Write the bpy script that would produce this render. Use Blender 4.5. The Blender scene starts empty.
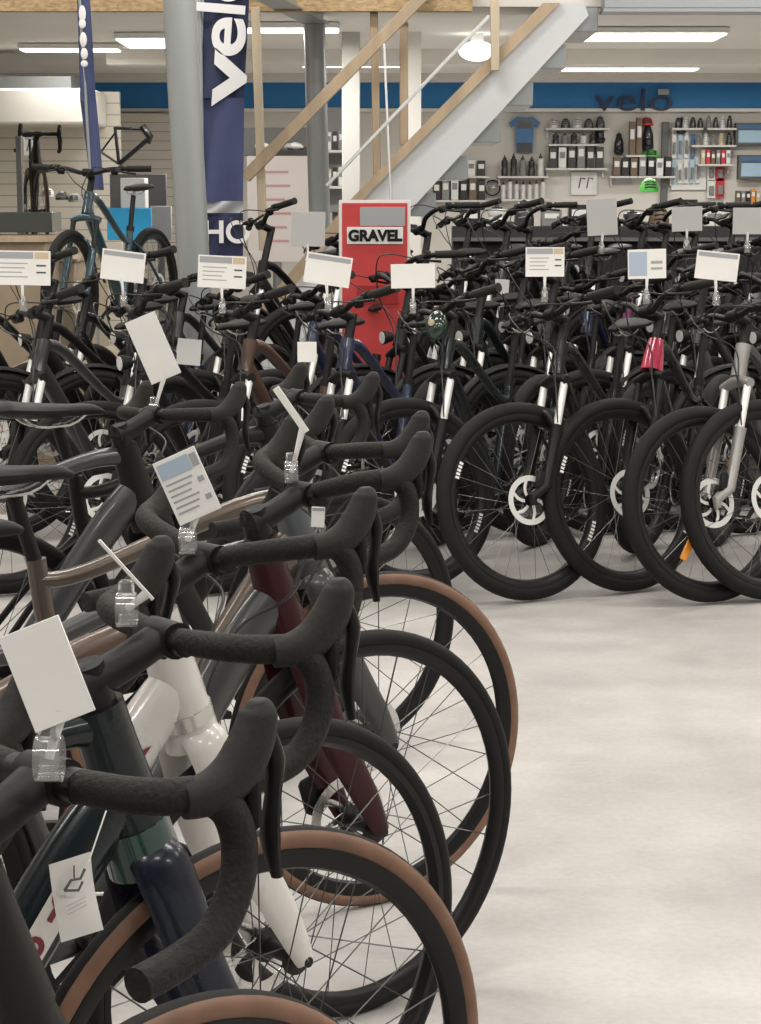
import bpy, math, random
from mathutils import Vector, Matrix
rnd = random.Random(7)
SC = bpy.context.scene
COL = SC.collection
PI = math.pi
F, CXP, CAMH, PITCH = 2000.0, 380.5, 1.43, math.radians(8.84)

def at(px, py, Y):
    """point on the vertical plane y=Y seen at that pixel"""
    sp, cp = math.sin(PITCH), math.cos(PITCH)
    u = (px - CXP) / F; v = (512 - py) / F
    d = Vector((u, cp + v * sp, -sp + v * cp))
    return Vector((0, 0, CAMH)) + d * (Y / d.y)

# ------------------------------------------------------------ materials
MATS = {}
def mat(name, col, rough=.5, metal=0, noise=.0, scale=30, bump=0, trans=0, emit=None, coat=0, alpha=1, col2=None, detail=4, spec=.5, stretch=None, rvar=.06):
    if name in MATS: return MATS[name]
    m = bpy.data.materials.new(name); m.use_nodes = True
    nt = m.node_tree; b = nt.nodes['Principled BSDF']
    b.inputs['Base Color'].default_value = (*col, 1); b.inputs['Roughness'].default_value = rough
    b.inputs['Metallic'].default_value = metal; b.inputs['Specular IOR Level'].default_value = spec
    b.inputs['Coat Weight'].default_value = coat; b.inputs['Coat Roughness'].default_value = .08
    b.inputs['Transmission Weight'].default_value = trans; b.inputs['Alpha'].default_value = alpha
    if emit: b.inputs['Emission Color'].default_value = (*emit[:3], 1); b.inputs['Emission Strength'].default_value = emit[3]
    tc = nt.nodes.new('ShaderNodeTexCoord'); nz = nt.nodes.new('ShaderNodeTexNoise')
    nz.inputs['Scale'].default_value = scale; nz.inputs['Detail'].default_value = detail
    src = tc.outputs['Object']
    if stretch:
        mp = nt.nodes.new('ShaderNodeMapping'); mp.inputs['Scale'].default_value = stretch
        nt.links.new(src, mp.inputs[0]); src = mp.outputs[0]
    nt.links.new(src, nz.inputs['Vector'])
    mr = nt.nodes.new('ShaderNodeMapRange'); mr.inputs['To Min'].default_value = max(0, rough - rvar); mr.inputs['To Max'].default_value = min(1, rough + rvar)
    nt.links.new(nz.outputs['Fac'], mr.inputs['Value']); nt.links.new(mr.outputs[0], b.inputs['Roughness'])
    if noise or col2:
        cr = nt.nodes.new('ShaderNodeValToRGB'); c2 = col2 or tuple(c * (1 - noise) for c in col)
        cr.color_ramp.elements[0].color = (*c2, 1); cr.color_ramp.elements[1].color = (*col, 1)
        cr.color_ramp.elements[0].position = .35; cr.color_ramp.elements[1].position = .65
        nt.links.new(nz.outputs['Fac'], cr.inputs[0]); nt.links.new(cr.outputs[0], b.inputs['Base Color'])
    if bump:
        bp = nt.nodes.new('ShaderNodeBump'); bp.inputs['Strength'].default_value = bump; bp.inputs['Distance'].default_value = .004
        nt.links.new(nz.outputs['Fac'], bp.inputs['Height']); nt.links.new(bp.outputs[0], b.inputs['Normal'])
    MATS[name] = m; return m

rubber = mat('tyre_rubber', (.010, .0098, .0095), .65, spec=.2, bump=.15, scale=140)
tan = mat('tan_sidewall', (.19, .10, .062), .6, noise=.25, scale=25)
carbon = mat('carbon_rim', (.006, .006, .006), .38, spec=.25, scale=60)
blackm = mat('black_metal', (.008, .008, .008), .4, spec=.28, scale=60)
blackp = mat('black_plastic', (.009, .009, .0088), .55, spec=.22, scale=80)
tape = mat('bar_tape', (.017, .0158, .0145), .65, spec=.2, bump=.6, scale=160, noise=.2)
hoodm = mat('hood_rubber', (.019, .018, .017), .62, spec=.2, bump=.2, scale=220)
steel = mat('brushed_steel', (.62, .62, .6), .28, metal=1, scale=60)
chrome = mat('polished_stanchion', (.8, .8, .78), .22, metal=.3, scale=40)
spokem = mat('spoke_wire', (.10, .10, .10), .3, metal=.8)
spokes_s = mat('steel_spoke_wire', (.16, .16, .155), .3, metal=.9)
rotorm = mat('rotor_silver', (.66, .66, .64), .3, metal=.15, scale=40)
fgloss = mat('gloss_black_paint', (.006, .006, .007), .28, spec=.3, coat=.15, scale=15)
fmatte = mat('matte_black_paint', (.008, .0078, .0076), .45, spec=.25, scale=15)
fgreen = mat('dark_green_black_paint', (.004, .010, .012), .28, spec=.3, coat=.3, scale=10)
green = mat('emerald_band', (.004, .038, .030), .2, coat=.7)
navy = mat('midnight_blue_paint', (.004, .008, .018), .28, spec=.3, coat=.2)
white = mat('pearl_white_paint', (.62, .60, .57), .28, coat=.5, scale=8)
maroon = mat('maroon_graphic', (.16, .012, .03), .4)
dred = mat('dark_red_paint', (.028, .002, .004), .35, spec=.2, coat=.15)
slate = mat('slate_blue_paint', (.06, .075, .085), .3, coat=.4)
greyp = mat('graphite_paint', (.03, .032, .034), .35, coat=.3)
bronze = mat('bronze_paint', (.09, .07, .055), .3, coat=.4, metal=.4)
silverp = mat('silver_grey_paint', (.30, .29, .28), .35, metal=.3)
teal = mat('teal_paint', (.012, .052, .075), .3, coat=.5)
magenta = mat('magenta_paint', (.42, .012, .06), .2, coat=.8)
purple = mat('plum_ring', (.16, .02, .09), .4)
brownp = mat('copper_brown_paint', (.07, .035, .022), .35, coat=.3)
bluep = mat('dark_blue_paint', (.012, .02, .06), .3, coat=.4)
bottle_g = mat('dim_green_lens', (.012, .03, .022), .15, coat=.6)
redlens = mat('red_plastic', (.45, .02, .02), .35)
orange = mat('amber_reflector', (.75, .27, .03), .25, coat=.5)
card = mat('white_card', (.80, .79, .76), .55, noise=.06, scale=6)
cardgrey = mat('grey_print', (.34, .35, .36), .6)
cardblue = mat('pale_blue_print', (.38, .46, .56), .6)
cardtan = mat('tan_print', (.55, .45, .30), .6)
cardink = mat('dark_print', (.08, .08, .08), .6)
clearp = mat('clear_plastic', (.9, .9, .9), .08, trans=.9, alpha=1)
backm = mat('grey_card_back', (.50, .50, .49), .6, noise=.05, scale=6)
strap = mat('white_strap', (.75, .74, .72), .45)
cable = mat('cable_sheath', (.015, .015, .015), .4)
saddlem = mat('saddle_cover', (.012, .0115, .011), .55, spec=.2, bump=.1, scale=120)

# ------------------------------------------------------------ mesh builder
class MB:
    def __init__(s): s.v = []; s.f = []; s.m = []; s.sm = []; s.mats = []
    def mi(s, m):
        if m not in s.mats: s.mats.append(m)
        return s.mats.index(m)
    def add(s, vs, fs, m, smooth=True):
        o = len(s.v); s.v += [tuple(p) for p in vs]; i = s.mi(m)
        for f in fs: s.f.append(tuple(o + k for k in f)); s.m.append(i); s.sm.append(smooth)
    def box(s, c, size, m, rot=None, bev=0, smooth=False):
        hx, hy, hz = [k / 2 for k in size]; c = Vector(c)
        if bev <= 0:
            vs = [Vector((x, y, z)) for x in (-hx, hx) for y in (-hy, hy) for z in (-hz, hz)]
            fs = [(0, 1, 3, 2), (4, 6, 7, 5), (0, 4, 5, 1), (2, 3, 7, 6), (0, 2, 6, 4), (1, 5, 7, 3)]
        else:
            b = min(bev, hx * .95, hy * .95, hz * .95); vs = []; idx = {}
            for sx in (-1, 1):
                for sy in (-1, 1):
                    for sz in (-1, 1):
                        for a in range(3):
                            h = [hx - b, hy - b, hz - b]; h[a] = (hx, hy, hz)[a]
                            idx[(sx, sy, sz, a)] = len(vs); vs.append(Vector((sx * h[0], sy * h[1], sz * h[2])))
            fs = []
            for a in range(3):
                o1, o2 = [k for k in range(3) if k != a]
                for sg in (-1, 1):
                    q = []
                    for s1, s2 in ((-1, -1), (1, -1), (1, 1), (-1, 1)):
                        k = [0, 0, 0]; k[a] = sg; k[o1] = s1; k[o2] = s2; q.append(idx[(*k, a)])
                    fs.append(tuple(q))
            for a in range(3):
                o1, o2 = [k for k in range(3) if k != a]
                for s1 in (-1, 1):
                    for s2 in (-1, 1):
                        k0 = [0, 0, 0]; k0[o1] = s1; k0[o2] = s2; k1 = list(k0); k0[a] = -1; k1[a] = 1
                        fs.append((idx[(*k0, o1)], idx[(*k1, o1)], idx[(*k1, o2)], idx[(*k0, o2)]))
            for sx in (-1, 1):
                for sy in (-1, 1):
                    for sz in (-1, 1): fs.append(tuple(idx[(sx, sy, sz, a)] for a in range(3)))
        if rot is not None: vs = [rot @ p for p in vs]
        s.add([p + c for p in vs], fs, m, smooth); return s
    def tube(s, path, r, m, seg=10, cap=True, side=None, closed=False):
        P = [Vector(p) for p in path]; n = len(P)
        if not isinstance(r, list): r = [r] * n
        r = [k if isinstance(k, tuple) else (k, k) for k in r]
        vs = []; N = None
        for i in range(n):
            if closed: T = (P[(i + 1) % n] - P[i - 1]).normalized()
            else: T = (P[min(i + 1, n - 1)] - P[max(i - 1, 0)]).normalized()
            if side is not None:
                B = Vector(side); B = (B - T * B.dot(T)).normalized(); N = B.cross(T)
            else:
                if N is None:
                    a = Vector((0, 0, 1)) if abs(T.z) < .9 else Vector((1, 0, 0)); N = (a - T * a.dot(T)).normalized()
                else: N = (N - T * N.dot(T)).normalized()
                B = T.cross(N)
            for k in range(seg):
                a = 2 * PI * k / seg; vs.append(P[i] + N * (math.cos(a) * r[i][0]) + B * (math.sin(a) * r[i][1]))
        fs = []
        for i in range(n if closed else n - 1):
            j = (i + 1) % n
            for k in range(seg):
                l = (k + 1) % seg; fs.append((i * seg + k, i * seg + l, j * seg + l, j * seg + k))
        if cap and not closed: fs.append(tuple(range(seg))[::-1]); fs.append(tuple((n - 1) * seg + k for k in range(seg)))
        s.add(vs, fs, m); return s
    def cyl(s, a, b, r, m, seg=16): return s.tube([a, b], r, m, seg)
    def rev(s, prof, c, m, seg=48, axis='y', mats=None, closed=True):
        """revolve profile [(radius, along)] about an axis through c"""
        c = Vector(c); n = len(prof); vs = []
        for i in range(seg):
            a = 2 * PI * i / seg; ca, sa = math.cos(a), math.sin(a)
            for (r, t) in prof:
                vs.append(c + (Vector((r * ca, t, r * sa)) if axis == 'y' else Vector((r * ca, r * sa, t)) if axis == 'z' else Vector((t, r * ca, r * sa))))
        for q in range(n if closed else n - 1):
            q2 = (q + 1) % n; fs = [(i * n + q, i * n + q2, ((i + 1) % seg) * n + q2, ((i + 1) % seg) * n + q) for i in range(seg)]
            o = len(s.v) if q == 0 else o
            if q == 0: s.v += [tuple(p) for p in vs]
            mm = s.mi(mats[q] if mats else m)
            for f in fs: s.f.append(tuple(o + k for k in f)); s.m.append(mm); s.sm.append(True)
        return s
    def ball(s, c, r, m, seg=16, rings=10, rot=None):
        if not isinstance(r, tuple): r = (r, r, r)
        c = Vector(c); vs = []; fs = []
        for i in range(rings + 1):
            t = PI * i / rings
            for k in range(seg):
                a = 2 * PI * k / seg; p = Vector((r[0] * math.sin(t) * math.cos(a), r[1] * math.sin(t) * math.sin(a), r[2] * math.cos(t)))
                vs.append(c + (rot @ p if rot is not None else p))
        for i in range(rings):
            for k in range(seg): l = (k + 1) % seg; fs.append((i * seg + k, (i + 1) * seg + k, (i + 1) * seg + l, i * seg + l))
        s.add(vs, fs, m); return s
    def prism(s, pts, y0, y1, m, axis='y', smooth=False):
        n = len(pts)
        f = (lambda p, y: Vector((p[0], y, p[1]))) if axis == 'y' else (lambda p, y: Vector((p[0], p[1], y)))
        vs = [f(p, y0) for p in pts] + [f(p, y1) for p in pts]
        fs = [tuple(range(n)), tuple(range(2 * n - 1, n - 1, -1))] + [(i, (i + 1) % n, n + (i + 1) % n, n + i) for i in range(n)]
        s.add(vs, fs, m, smooth); return s
    def build(s, name, parent=None, loc=None, rot=None):
        me = bpy.data.meshes.new(name); me.from_pydata(s.v, [], s.f)
        for m in s.mats: me.materials.append(m)
        me.polygons.foreach_set('material_index', s.m); me.polygons.foreach_set('use_smooth', s.sm)
        import bmesh
        bm = bmesh.new(); bm.from_mesh(me); bmesh.ops.recalc_face_normals(bm, faces=bm.faces); bm.to_mesh(me); bm.free()
        try: me.set_sharp_from_angle(angle=math.radians(42))
        except Exception: pass
        me.update()
        o = bpy.data.objects.new(name, me); COL.objects.link(o)
        if parent: o.parent = parent
        if loc is not None: o.location = loc
        if rot is not None: o.rotation_euler = rot
        return o

def cat(pts, n=6):
    P = [Vector(p) for p in pts]; out = []
    for i in range(len(P) - 1):
        a = P[max(i - 1, 0)]; b = P[i]; c = P[i + 1]; d = P[min(i + 2, len(P) - 1)]
        for k in range(n):
            t = k / n; out.append(.5 * ((2 * b) + (c - a) * t + (2 * a - 5 * b + 4 * c - d) * t * t + (3 * b - a - 3 * c + d) * t ** 3))
    out.append(P[-1]); return out
def lerpr(rs, n, total):
    out = []
    for i in range(total):
        t = i / (total - 1) * (len(rs) - 1); k = min(int(t), len(rs) - 2); u = t - k
        a, b = rs[k], rs[k + 1]
        a = a if isinstance(a, tuple) else (a, a); b = b if isinstance(b, tuple) else (b, b)
        out.append((a[0] + (b[0] - a[0]) * u, a[1] + (b[1] - a[1]) * u))
    return out
def smooth_tube(mb, pts, rs, m, seg=10, n=6, side=None):
    p = cat(pts, n); mb.tube(p, lerpr(rs, n, len(p)) if isinstance(rs, list) else rs, m, seg, side=side)

def tag(o, label=None, category=None, group=None, kind=None):
    if label: o['label'] = label
    if category: o['category'] = category
    if group: o['group'] = group
    if kind: o['kind'] = kind
    return o
def empty(name, loc=(0, 0, 0), rz=0):
    o = bpy.data.objects.new(name, None); COL.objects.link(o); o.location = loc; o.rotation_euler = (0, 0, rz); o.empty_display_size = .05; return o
def struct(name, mb, **k): return tag(mb.build(name, **k), kind='structure')

# ------------------------------------------------------------ bicycle pieces
def wheel(parent, name, hx, R, w, tyre_side, rimdepth, rimm, spm, rotor=True, rear=False, nsp=24, text=False):
    """wheel part (rim) with tyre, spokes, hub and rotor as sub-parts; axle along y at (hx,0,R)"""
    rw = w * .42; ri = R - w - rimdepth + .004
    b = MB(); b.rev([(R - w * .8, rw), (R - w * .8, -rw), (R - w - .004, -rw), (ri + .004, -rw * .6), (ri, 0), (ri + .004, rw * .6), (R - w - .004, rw)], (hx, 0, R), rimm, 64)
    if text:
        for a0, nn in ((-2.75, 6), (.4, 5)):
            for k in range(nn):
                a = a0 + k * .045; r0 = ri + .006; r1 = ri + .022
                for sy in (-1, 1):
                    vs = [Vector((hx + rr * math.cos(aa), sy * (rw + .0008), R + rr * math.sin(aa))) for rr, aa in ((r0, a), (r1, a), (r1, a + .03), (r0, a + .03))]
                    b.add(vs, [(0, 1, 2, 3)], strap, False)
    wo = b.build(name, parent)
    t = MB(); rt = w / 2; prof = []; mats = []
    for k in range(14):
        a = 2 * PI * (k + .5) / 14; prof.append((R - rt + rt * math.cos(a), rt * math.sin(a)))
        am = abs(((2 * PI * (k + 1) / 14 + PI) % (2 * PI)) - PI); mats.append(rubber if am < .75 else tyre_side)
    t.rev(prof, (hx, 0, R), rubber, 72, mats=mats)
    t.build('tyre', wo)
    s = MB(); hw = .034 if not rear else .03
    for k in range(nsp):
        sgn = 1 if k % 2 else -1; a = 2 * PI * k / nsp; off = .55 * (1 if (k // 2) % 2 else -1)
        s.tube([(hx + .022 * math.cos(a + off * 2.2), sgn * hw, R + .022 * math.sin(a + off * 2.2)), (hx + (ri + .004) * math.cos(a), 0, R + (ri + .004) * math.sin(a))], .0012, spm, 4, cap=False)
    s.build('spokes', wo)
    h = MB(); h.rev([(.0, -.05), (.012, -.05), (.012, -.04), (.026, -.037), (.026, -.032), (.014, -.026), (.014, .026), (.026, .032), (.026, .037), (.012, .04), (.012, .05), (0, .05)], (hx, 0, R), blackm, 20, closed=False)
    h.build('hub', wo)
    if rotor:
        d = MB(); ro = .08 if w < .04 else .09
        rm = rotorm if w > .04 else steel; d.rev([(ro, .043), (ro, .045), (ro - .02, .045), (ro - .02, .043)], (hx, 0, R), rm, 40)
        for k in range(6):
            a = k * PI / 3; p = [(hx + r * math.cos(a + (r - .02) * 9), .044, R + r * math.sin(a + (r - .02) * 9)) for r in (.018, .035, .05, ro - .01)]
            d.tube(p, [(.006, .001)] * 4, rm, 6, side=(0, 1, 0))
        d.cyl((hx, .03, R), (hx, .046, R), .022, blackm, 16); d.build('brake_rotor', wo)
    if rear:
        c = MB()
        for k, r in enumerate((.055, .048, .041, .034, .027, .022)): c.cyl((hx, -.030 - k * .004, R), (hx, -.032 - k * .004, R), r, steel, 24)
        c.build('cassette', wo)
    return wo

def crank_and_drive(root, bb, hub, ring=.088, pedals=True):
    bx, bz = bb
    c = MB(); c.rev([(ring, -.045), (ring, -.048), (ring - .016, -.048), (ring - .016, -.045)], (bx, 0, bz), blackm, 40)
    for k in range(4): a = .6 + k * PI / 2; c.tube([(bx, -.047, bz), (bx + (ring - .01) * math.cos(a), -.047, bz + (ring - .01) * math.sin(a))], [(.011, .003), (.006, .003)], blackm, 8, side=(0, 1, 0))
    a = -.5; ca, sa = math.cos(a), math.sin(a)
    c.tube([(bx, -.055, bz), (bx + .17 * ca, -.068, bz + .17 * sa)], [(.015, .008), (.011, .006)], blackm, 10, side=(0, 1, 0))
    c.tube([(bx, .055, bz), (bx - .17 * ca, .068, bz - .17 * sa)], [(.015, .008), (.011, .006)], blackm, 10, side=(0, 1, 0))
    c.cyl((bx, -.06, bz), (bx, .06, bz), .016, blackm)
    co = c.build('crankset', root)
    if pedals:
        for s in (-1, 1):
            x, z = bx - s * .17 * ca, bz - s * .17 * sa
            if s < 0: x, z = bx + .17 * ca, bz + .17 * sa
            p = MB(); p.box((x, s * .115, z), (.09, .012, .018), blackp, bev=.004); p.box((x, s * .075, z), (.09, .012, .018), blackp, bev=.004)
            p.box((x + .04, s * .095, z), (.012, .05, .018), blackp); p.box((x - .04, s * .095, z), (.012, .05, .018), blackp); p.cyl((x, s * .066, z), (x, s * .12, z), .007, steel, 8); p.build('pedal', co)
    hx, hz = hub; ch = MB(); r2 = .045; pts = []
    for k in range(9): a = PI * .5 - PI * k / 8; pts.append((bx + ring * math.cos(a), -.0465, bz + ring * math.sin(a)))
    for k in range(9): a = -PI * .5 - PI * k / 8; pts.append((hx + r2 * math.cos(a), -.0465, hz + r2 * math.sin(a)))
    ch.tube(pts, [(.0035, .003)] * len(pts), steel, 6, side=(0, 1, 0), closed=True); ch.build('chain', root)
    d = MB(); d.box((hx + .01, -.062, hz - .05), (.03, .02, .05), blackm, bev=.006); d.tube([(hx + .01, -.055, hz - .06), (hx + .045, -.05, hz - .13)], [(.012, .004), (.012, .004)], blackm, 8, side=(0, 1, 0)); d.cyl((hx + .045, -.053, hz - .13), (hx + .045, -.045, hz - .13), .016, blackp, 14); d.build('derailleur', root)

def saddle(root, x, z, angle_pt, wide=.07):
    s = MB(); pts = [(-.14, 0, .004), (-.11, 0, .006), (-.05, 0, 0), (.03, 0, -.004), (.10, 0, -.005), (.135, 0, -.012)]
    rs = [(.008, .03), (.02, wide), (.02, wide * .85), (.017, .035), (.014, .021), (.006, .01)]
    p = cat([(x + a, b, z + c) for a, b, c in pts], 4); s.tube(p, lerpr(rs, 4, len(p)), saddlem, 14, side=(0, 1, 0))
    so = s.build('saddle', root); r = MB()
    for y in (-.022, .022): smooth_tube(r, [(x - .08, y * 1.5, z - .01), (x - .04, y, z - .035), (x + .04, y, z - .035), (x + .09, y * .5, z - .012)], .0035, steel, 6, 3)
    r.build('saddle_rail', so)

MACH = {}
def steer(parts, root, piv, ax, ang):
    if not ang: return
    M = Matrix.Translation(piv) @ Matrix.Rotation(ang, 4, ax) @ Matrix.Translation(-Vector(piv))
    for ch in root.children:
        if ch.name.split('.')[0] in parts: ch.matrix_local = M @ ch.matrix_local
FRONT = ('front_wheel', 'fork', 'stem', 'handlebar', 'brake_hose', 'front_mudguard', 'headlight', 'basket')

def drop_bar(root, cx, cz, m_tape, rise=0, wide=1):
    b = MB(); C = Vector((cx, 0, cz))
    b.tube([C + Vector((0, -.045, 0)), C + Vector((0, .045, 0))], .0155, blackm, 14)
    bo = b.build('handlebar', root)
    for s in (-1, 1):
        q = lambda x, y, z: C + Vector((x, s * y * wide, z + rise * y / .19))
        t = MB(); smooth_tube(t, [q(0, .035, 0), q(.002, .08, .001), (q(.006, .120, .002)), q(.022, .154, .002), q(.050, .172, 0), q(.072, .179, -.018), q(.080, .183, -.05), q(.070, .187, -.085), q(.042, .192, -.113), q(.000, .196, -.125), (q(-.050, .2, -.130))],
                               [.0145, .0155, .0158, .016, .016, .016, .0158, .0158, .0158, .0155, .0152], m_tape, 14, 5)
        t.build('bar_tape', bo)
        h = MB(); p = [q(.030, .166, -.001), q(.052, .174, .001), q(.074, .177, .009), q(.092, .178, .024), q(.104, .178, .042), q(.110, .178, .060), q(.110, .178, .071)]
        smooth_tube(h, p, [(.0165, .0165), (.019, .0175), (.022, .0175), (.024, .0175), (.022, .0175), (.018, .016), (.008, .008)], hoodm, 14, 4, side=(0, 1, 0))
        h.build('brake_hood', bo)
        l = MB(); p = [q(.120, .178, .044), q(.128, .179, .016), q(.122, .182, -.015), q(.114, .186, -.05), q(.118, .19, -.085)]
        smooth_tube(l, p, [(.005, .008), (.009, .009), (.006, .009), (.006, .012), (.004, .006)], blackm, 10, 4, side=(0, 1, 0)); l.box(q(.098, .18, -.015), (.016, .02, .05), blackp, bev=.006)
        l.build('brake_lever', bo)
    return bo

def road_bike(name, fm, forkm, headm, tyre_side, R=.347, w=.031, deep=.026, steer_a=0, rise=0, taller=0, graphic=None, spm=None, spcm=None, topm=None, wide=1, hoses=True):
    root = empty(name); ax = Vector((-.3007, 0, .9537)); P0 = Vector((-.043, 0, R - .0135))
    A = lambda t: P0 + ax * t
    wheel(root, 'front_wheel', 0, R, w, tyre_side, deep, carbon, spm or spokem, nsp=24)
    wheel(root, 'rear_wheel', -.99, R, w, tyre_side, deep, carbon, spm or spokem, rear=True, nsp=24)
    f = MB(); cr = A(.395)
    for s in (-1, 1):
        smooth_tube(f, [cr + Vector((0, s * .02, .0)), A(.36) + Vector((0, s * .040, 0)), A(.22) + Vector((.004, s * .050, 0)), Vector((-.035, s * .053, R + .07)), Vector((0, s * .054, R))], [(.032, .014), (.036, .013), (.032, .010), (.026, .009), (.016, .008)], forkm, 12, 5, side=(0, 1, 0))
    f.tube([A(.375), A(.40), A(.425)], [(.042, .034), (.041, .036), (.037, .033)], forkm, 14, side=(0, 1, 0))
    fo = f.build('fork', root)
    c = MB(); c.box((-.062, .062, R + .052), (.05, .02, .07), blackp, rot=Matrix.Rotation(-.3, 3, 'Y'), bev=.008); c.cyl((-.05, .05, R + .06), (-.05, .074, R + .06), .011, blackm); c.cyl((0, -.062, R), (0, .062, R), .008, blackm); c.build('brake_caliper', fo)
    # frame
    ht0, ht1 = A(.425), A(.575 + taller); bb = Vector((-.58, 0, .272)); stt = Vector((-.728, 0, .77)); rh = Vector((-.99, 0, R))
    g = MB(); g.tube([ht0, A(.46), A(.52), ht1], [(.040, .033), (.038, .030), (.034, .026), (.032, .027)], headm, 16, side=(0, 1, 0))
    smooth_tube(g, [A(.465), A(.455) + Vector((-.10, 0, -.09)), bb + Vector((.06, 0, .08)), bb], [(.042, .026), (.040, .027), (.036, .028), (.030, .032)], fm, 14, 5, side=(0, 1, 0))
    smooth_tube(g, [bb, bb + Vector((-.06, 0, .18)), stt + Vector((.02, 0, -.12)), stt + Vector((-.002, 0, .02))], [(.022, .028), (.019, .017), (.019, .016), (.019, .016)], fm, 12, 4, side=(0, 1, 0))
    g.cyl(bb + Vector((0, -.036, 0)), bb + Vector((0, .036, 0)), .024, fm, 18)
    for s in (-1, 1):
        smooth_tube(g, [stt + Vector((.01, s * .012, -.14)), Vector((-.83, s * .04, .54)), rh + Vector((0, s * .062, .01))], [(.011, .008), (.009, .007), (.009, .007)], fm, 8, 4, side=(0, 1, 0))
        smooth_tube(g, [bb + Vector((-.02, s * .03, 0)), Vector((-.72, s * .04, .275)), rh + Vector((0, s * .062, 0))], [(.015, .010), (.012, .008), (.010, .007)], fm, 8, 4, side=(0, 1, 0))
    fr = g.build('frame', root)
    g = MB(); smooth_tube(g, [A(.55), A(.545) + Vector((-.12, 0, -.005)), stt + Vector((.1, 0, -.012)), stt + Vector((0, 0, -.02))], [(.024, .02), (.019, .019), (.016, .018), (.015, .017)], topm or fm, 12, 4, side=(0, 1, 0)); g.build('top_tube', fr)
    if graphic:
        p = MB(); a = A(.445) + Vector((-.075, 0, -.06)); bdir = (bb - a).normalized(); up = Vector((-bdir.z, 0, bdir.x)); up = up if up.z > 0 else -up
        for s in (-1, 1):
            o = Vector((0, s * .0275, 0)); L = .36
            q = [a + up * .03, a + up * -.012, a + bdir * L + up * -.012, a + bdir * L + up * .03]
            n = 10; vs = []; fs = []
            for i in range(n + 1):
                for k in (0, 1): vs.append(a + bdir * (L * i / n) + up * (.028 if k == 0 else -.006) + o)
            for i in range(n): fs.append((2 * i, 2 * i + 1, 2 * i + 3, 2 * i + 2))
            p.add(vs, fs, white, False)
            for k in range(5):
                cpt = a + bdir * (.03 + k * .06) + up * .012 + o * 1.03
                p.rev([(.013, -.0004), (.013, .0004), (.006, .0004), (.006, -.0004)], cpt, maroon, 14)
                p.box(cpt + bdir * .018 + up * .0, (.02, .0006, .007), maroon, rot=Matrix.Rotation(-math.atan2(bdir.z, bdir.x), 3, 'Y'))
        p.build('lettering_panel', fr)
    sp = MB(); sp.tube([stt + Vector((0, 0, .0)), Vector((-.772, 0, .915))], [(.015, .012)] * 2, blackm, 12, side=(0, 1, 0)); sp.build('seatpost', root)
    saddle(root, -.79, .95, None, .066)
    cz = .945 + taller * .9; cx = -.125
    st = MB(); top = A(.60 + taller * .9)
    st.tube([ht1, top], .0235, blackm, 16)
    smooth_tube(st, [top + Vector((-.015, 0, .0)), top + Vector((.03, 0, .012)), Vector((cx - .012, 0, cz - .002))], [(.024, .024), (.02, .021), (.018, .026)], spcm or blackp, 14, 4, side=(0, 1, 0))
    st.tube([(cx, -.026, cz), (cx, .026, cz)], .021, spcm or blackp, 16); st.tube([top + Vector((-.0, 0, .012)), top + Vector((-.004, 0, .024))], .02, blackp, 16)
    st.build('stem', root)
    drop_bar(root, cx, cz, tape, rise, wide)
    h = MB()
    for s in (-1, 1): smooth_tube(h, [(cx + .04, s * .15, cz - .012), (cx + .075, s * .07, cz - .06), (cx + .03, s * .025, cz - .10), A(.44) + Vector((.03, s * .015, 0)), A(.30) + Vector((.03, .04 if s > 0 else .03, 0))], .0025, cable, 6, 5)
    if hoses: h.build('brake_hose', root)
    crank_and_drive(root, (-.58, .272), (-.99, R))
    if steer_a: steer(FRONT, root, A(.5), ax, steer_a)
    return root

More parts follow.
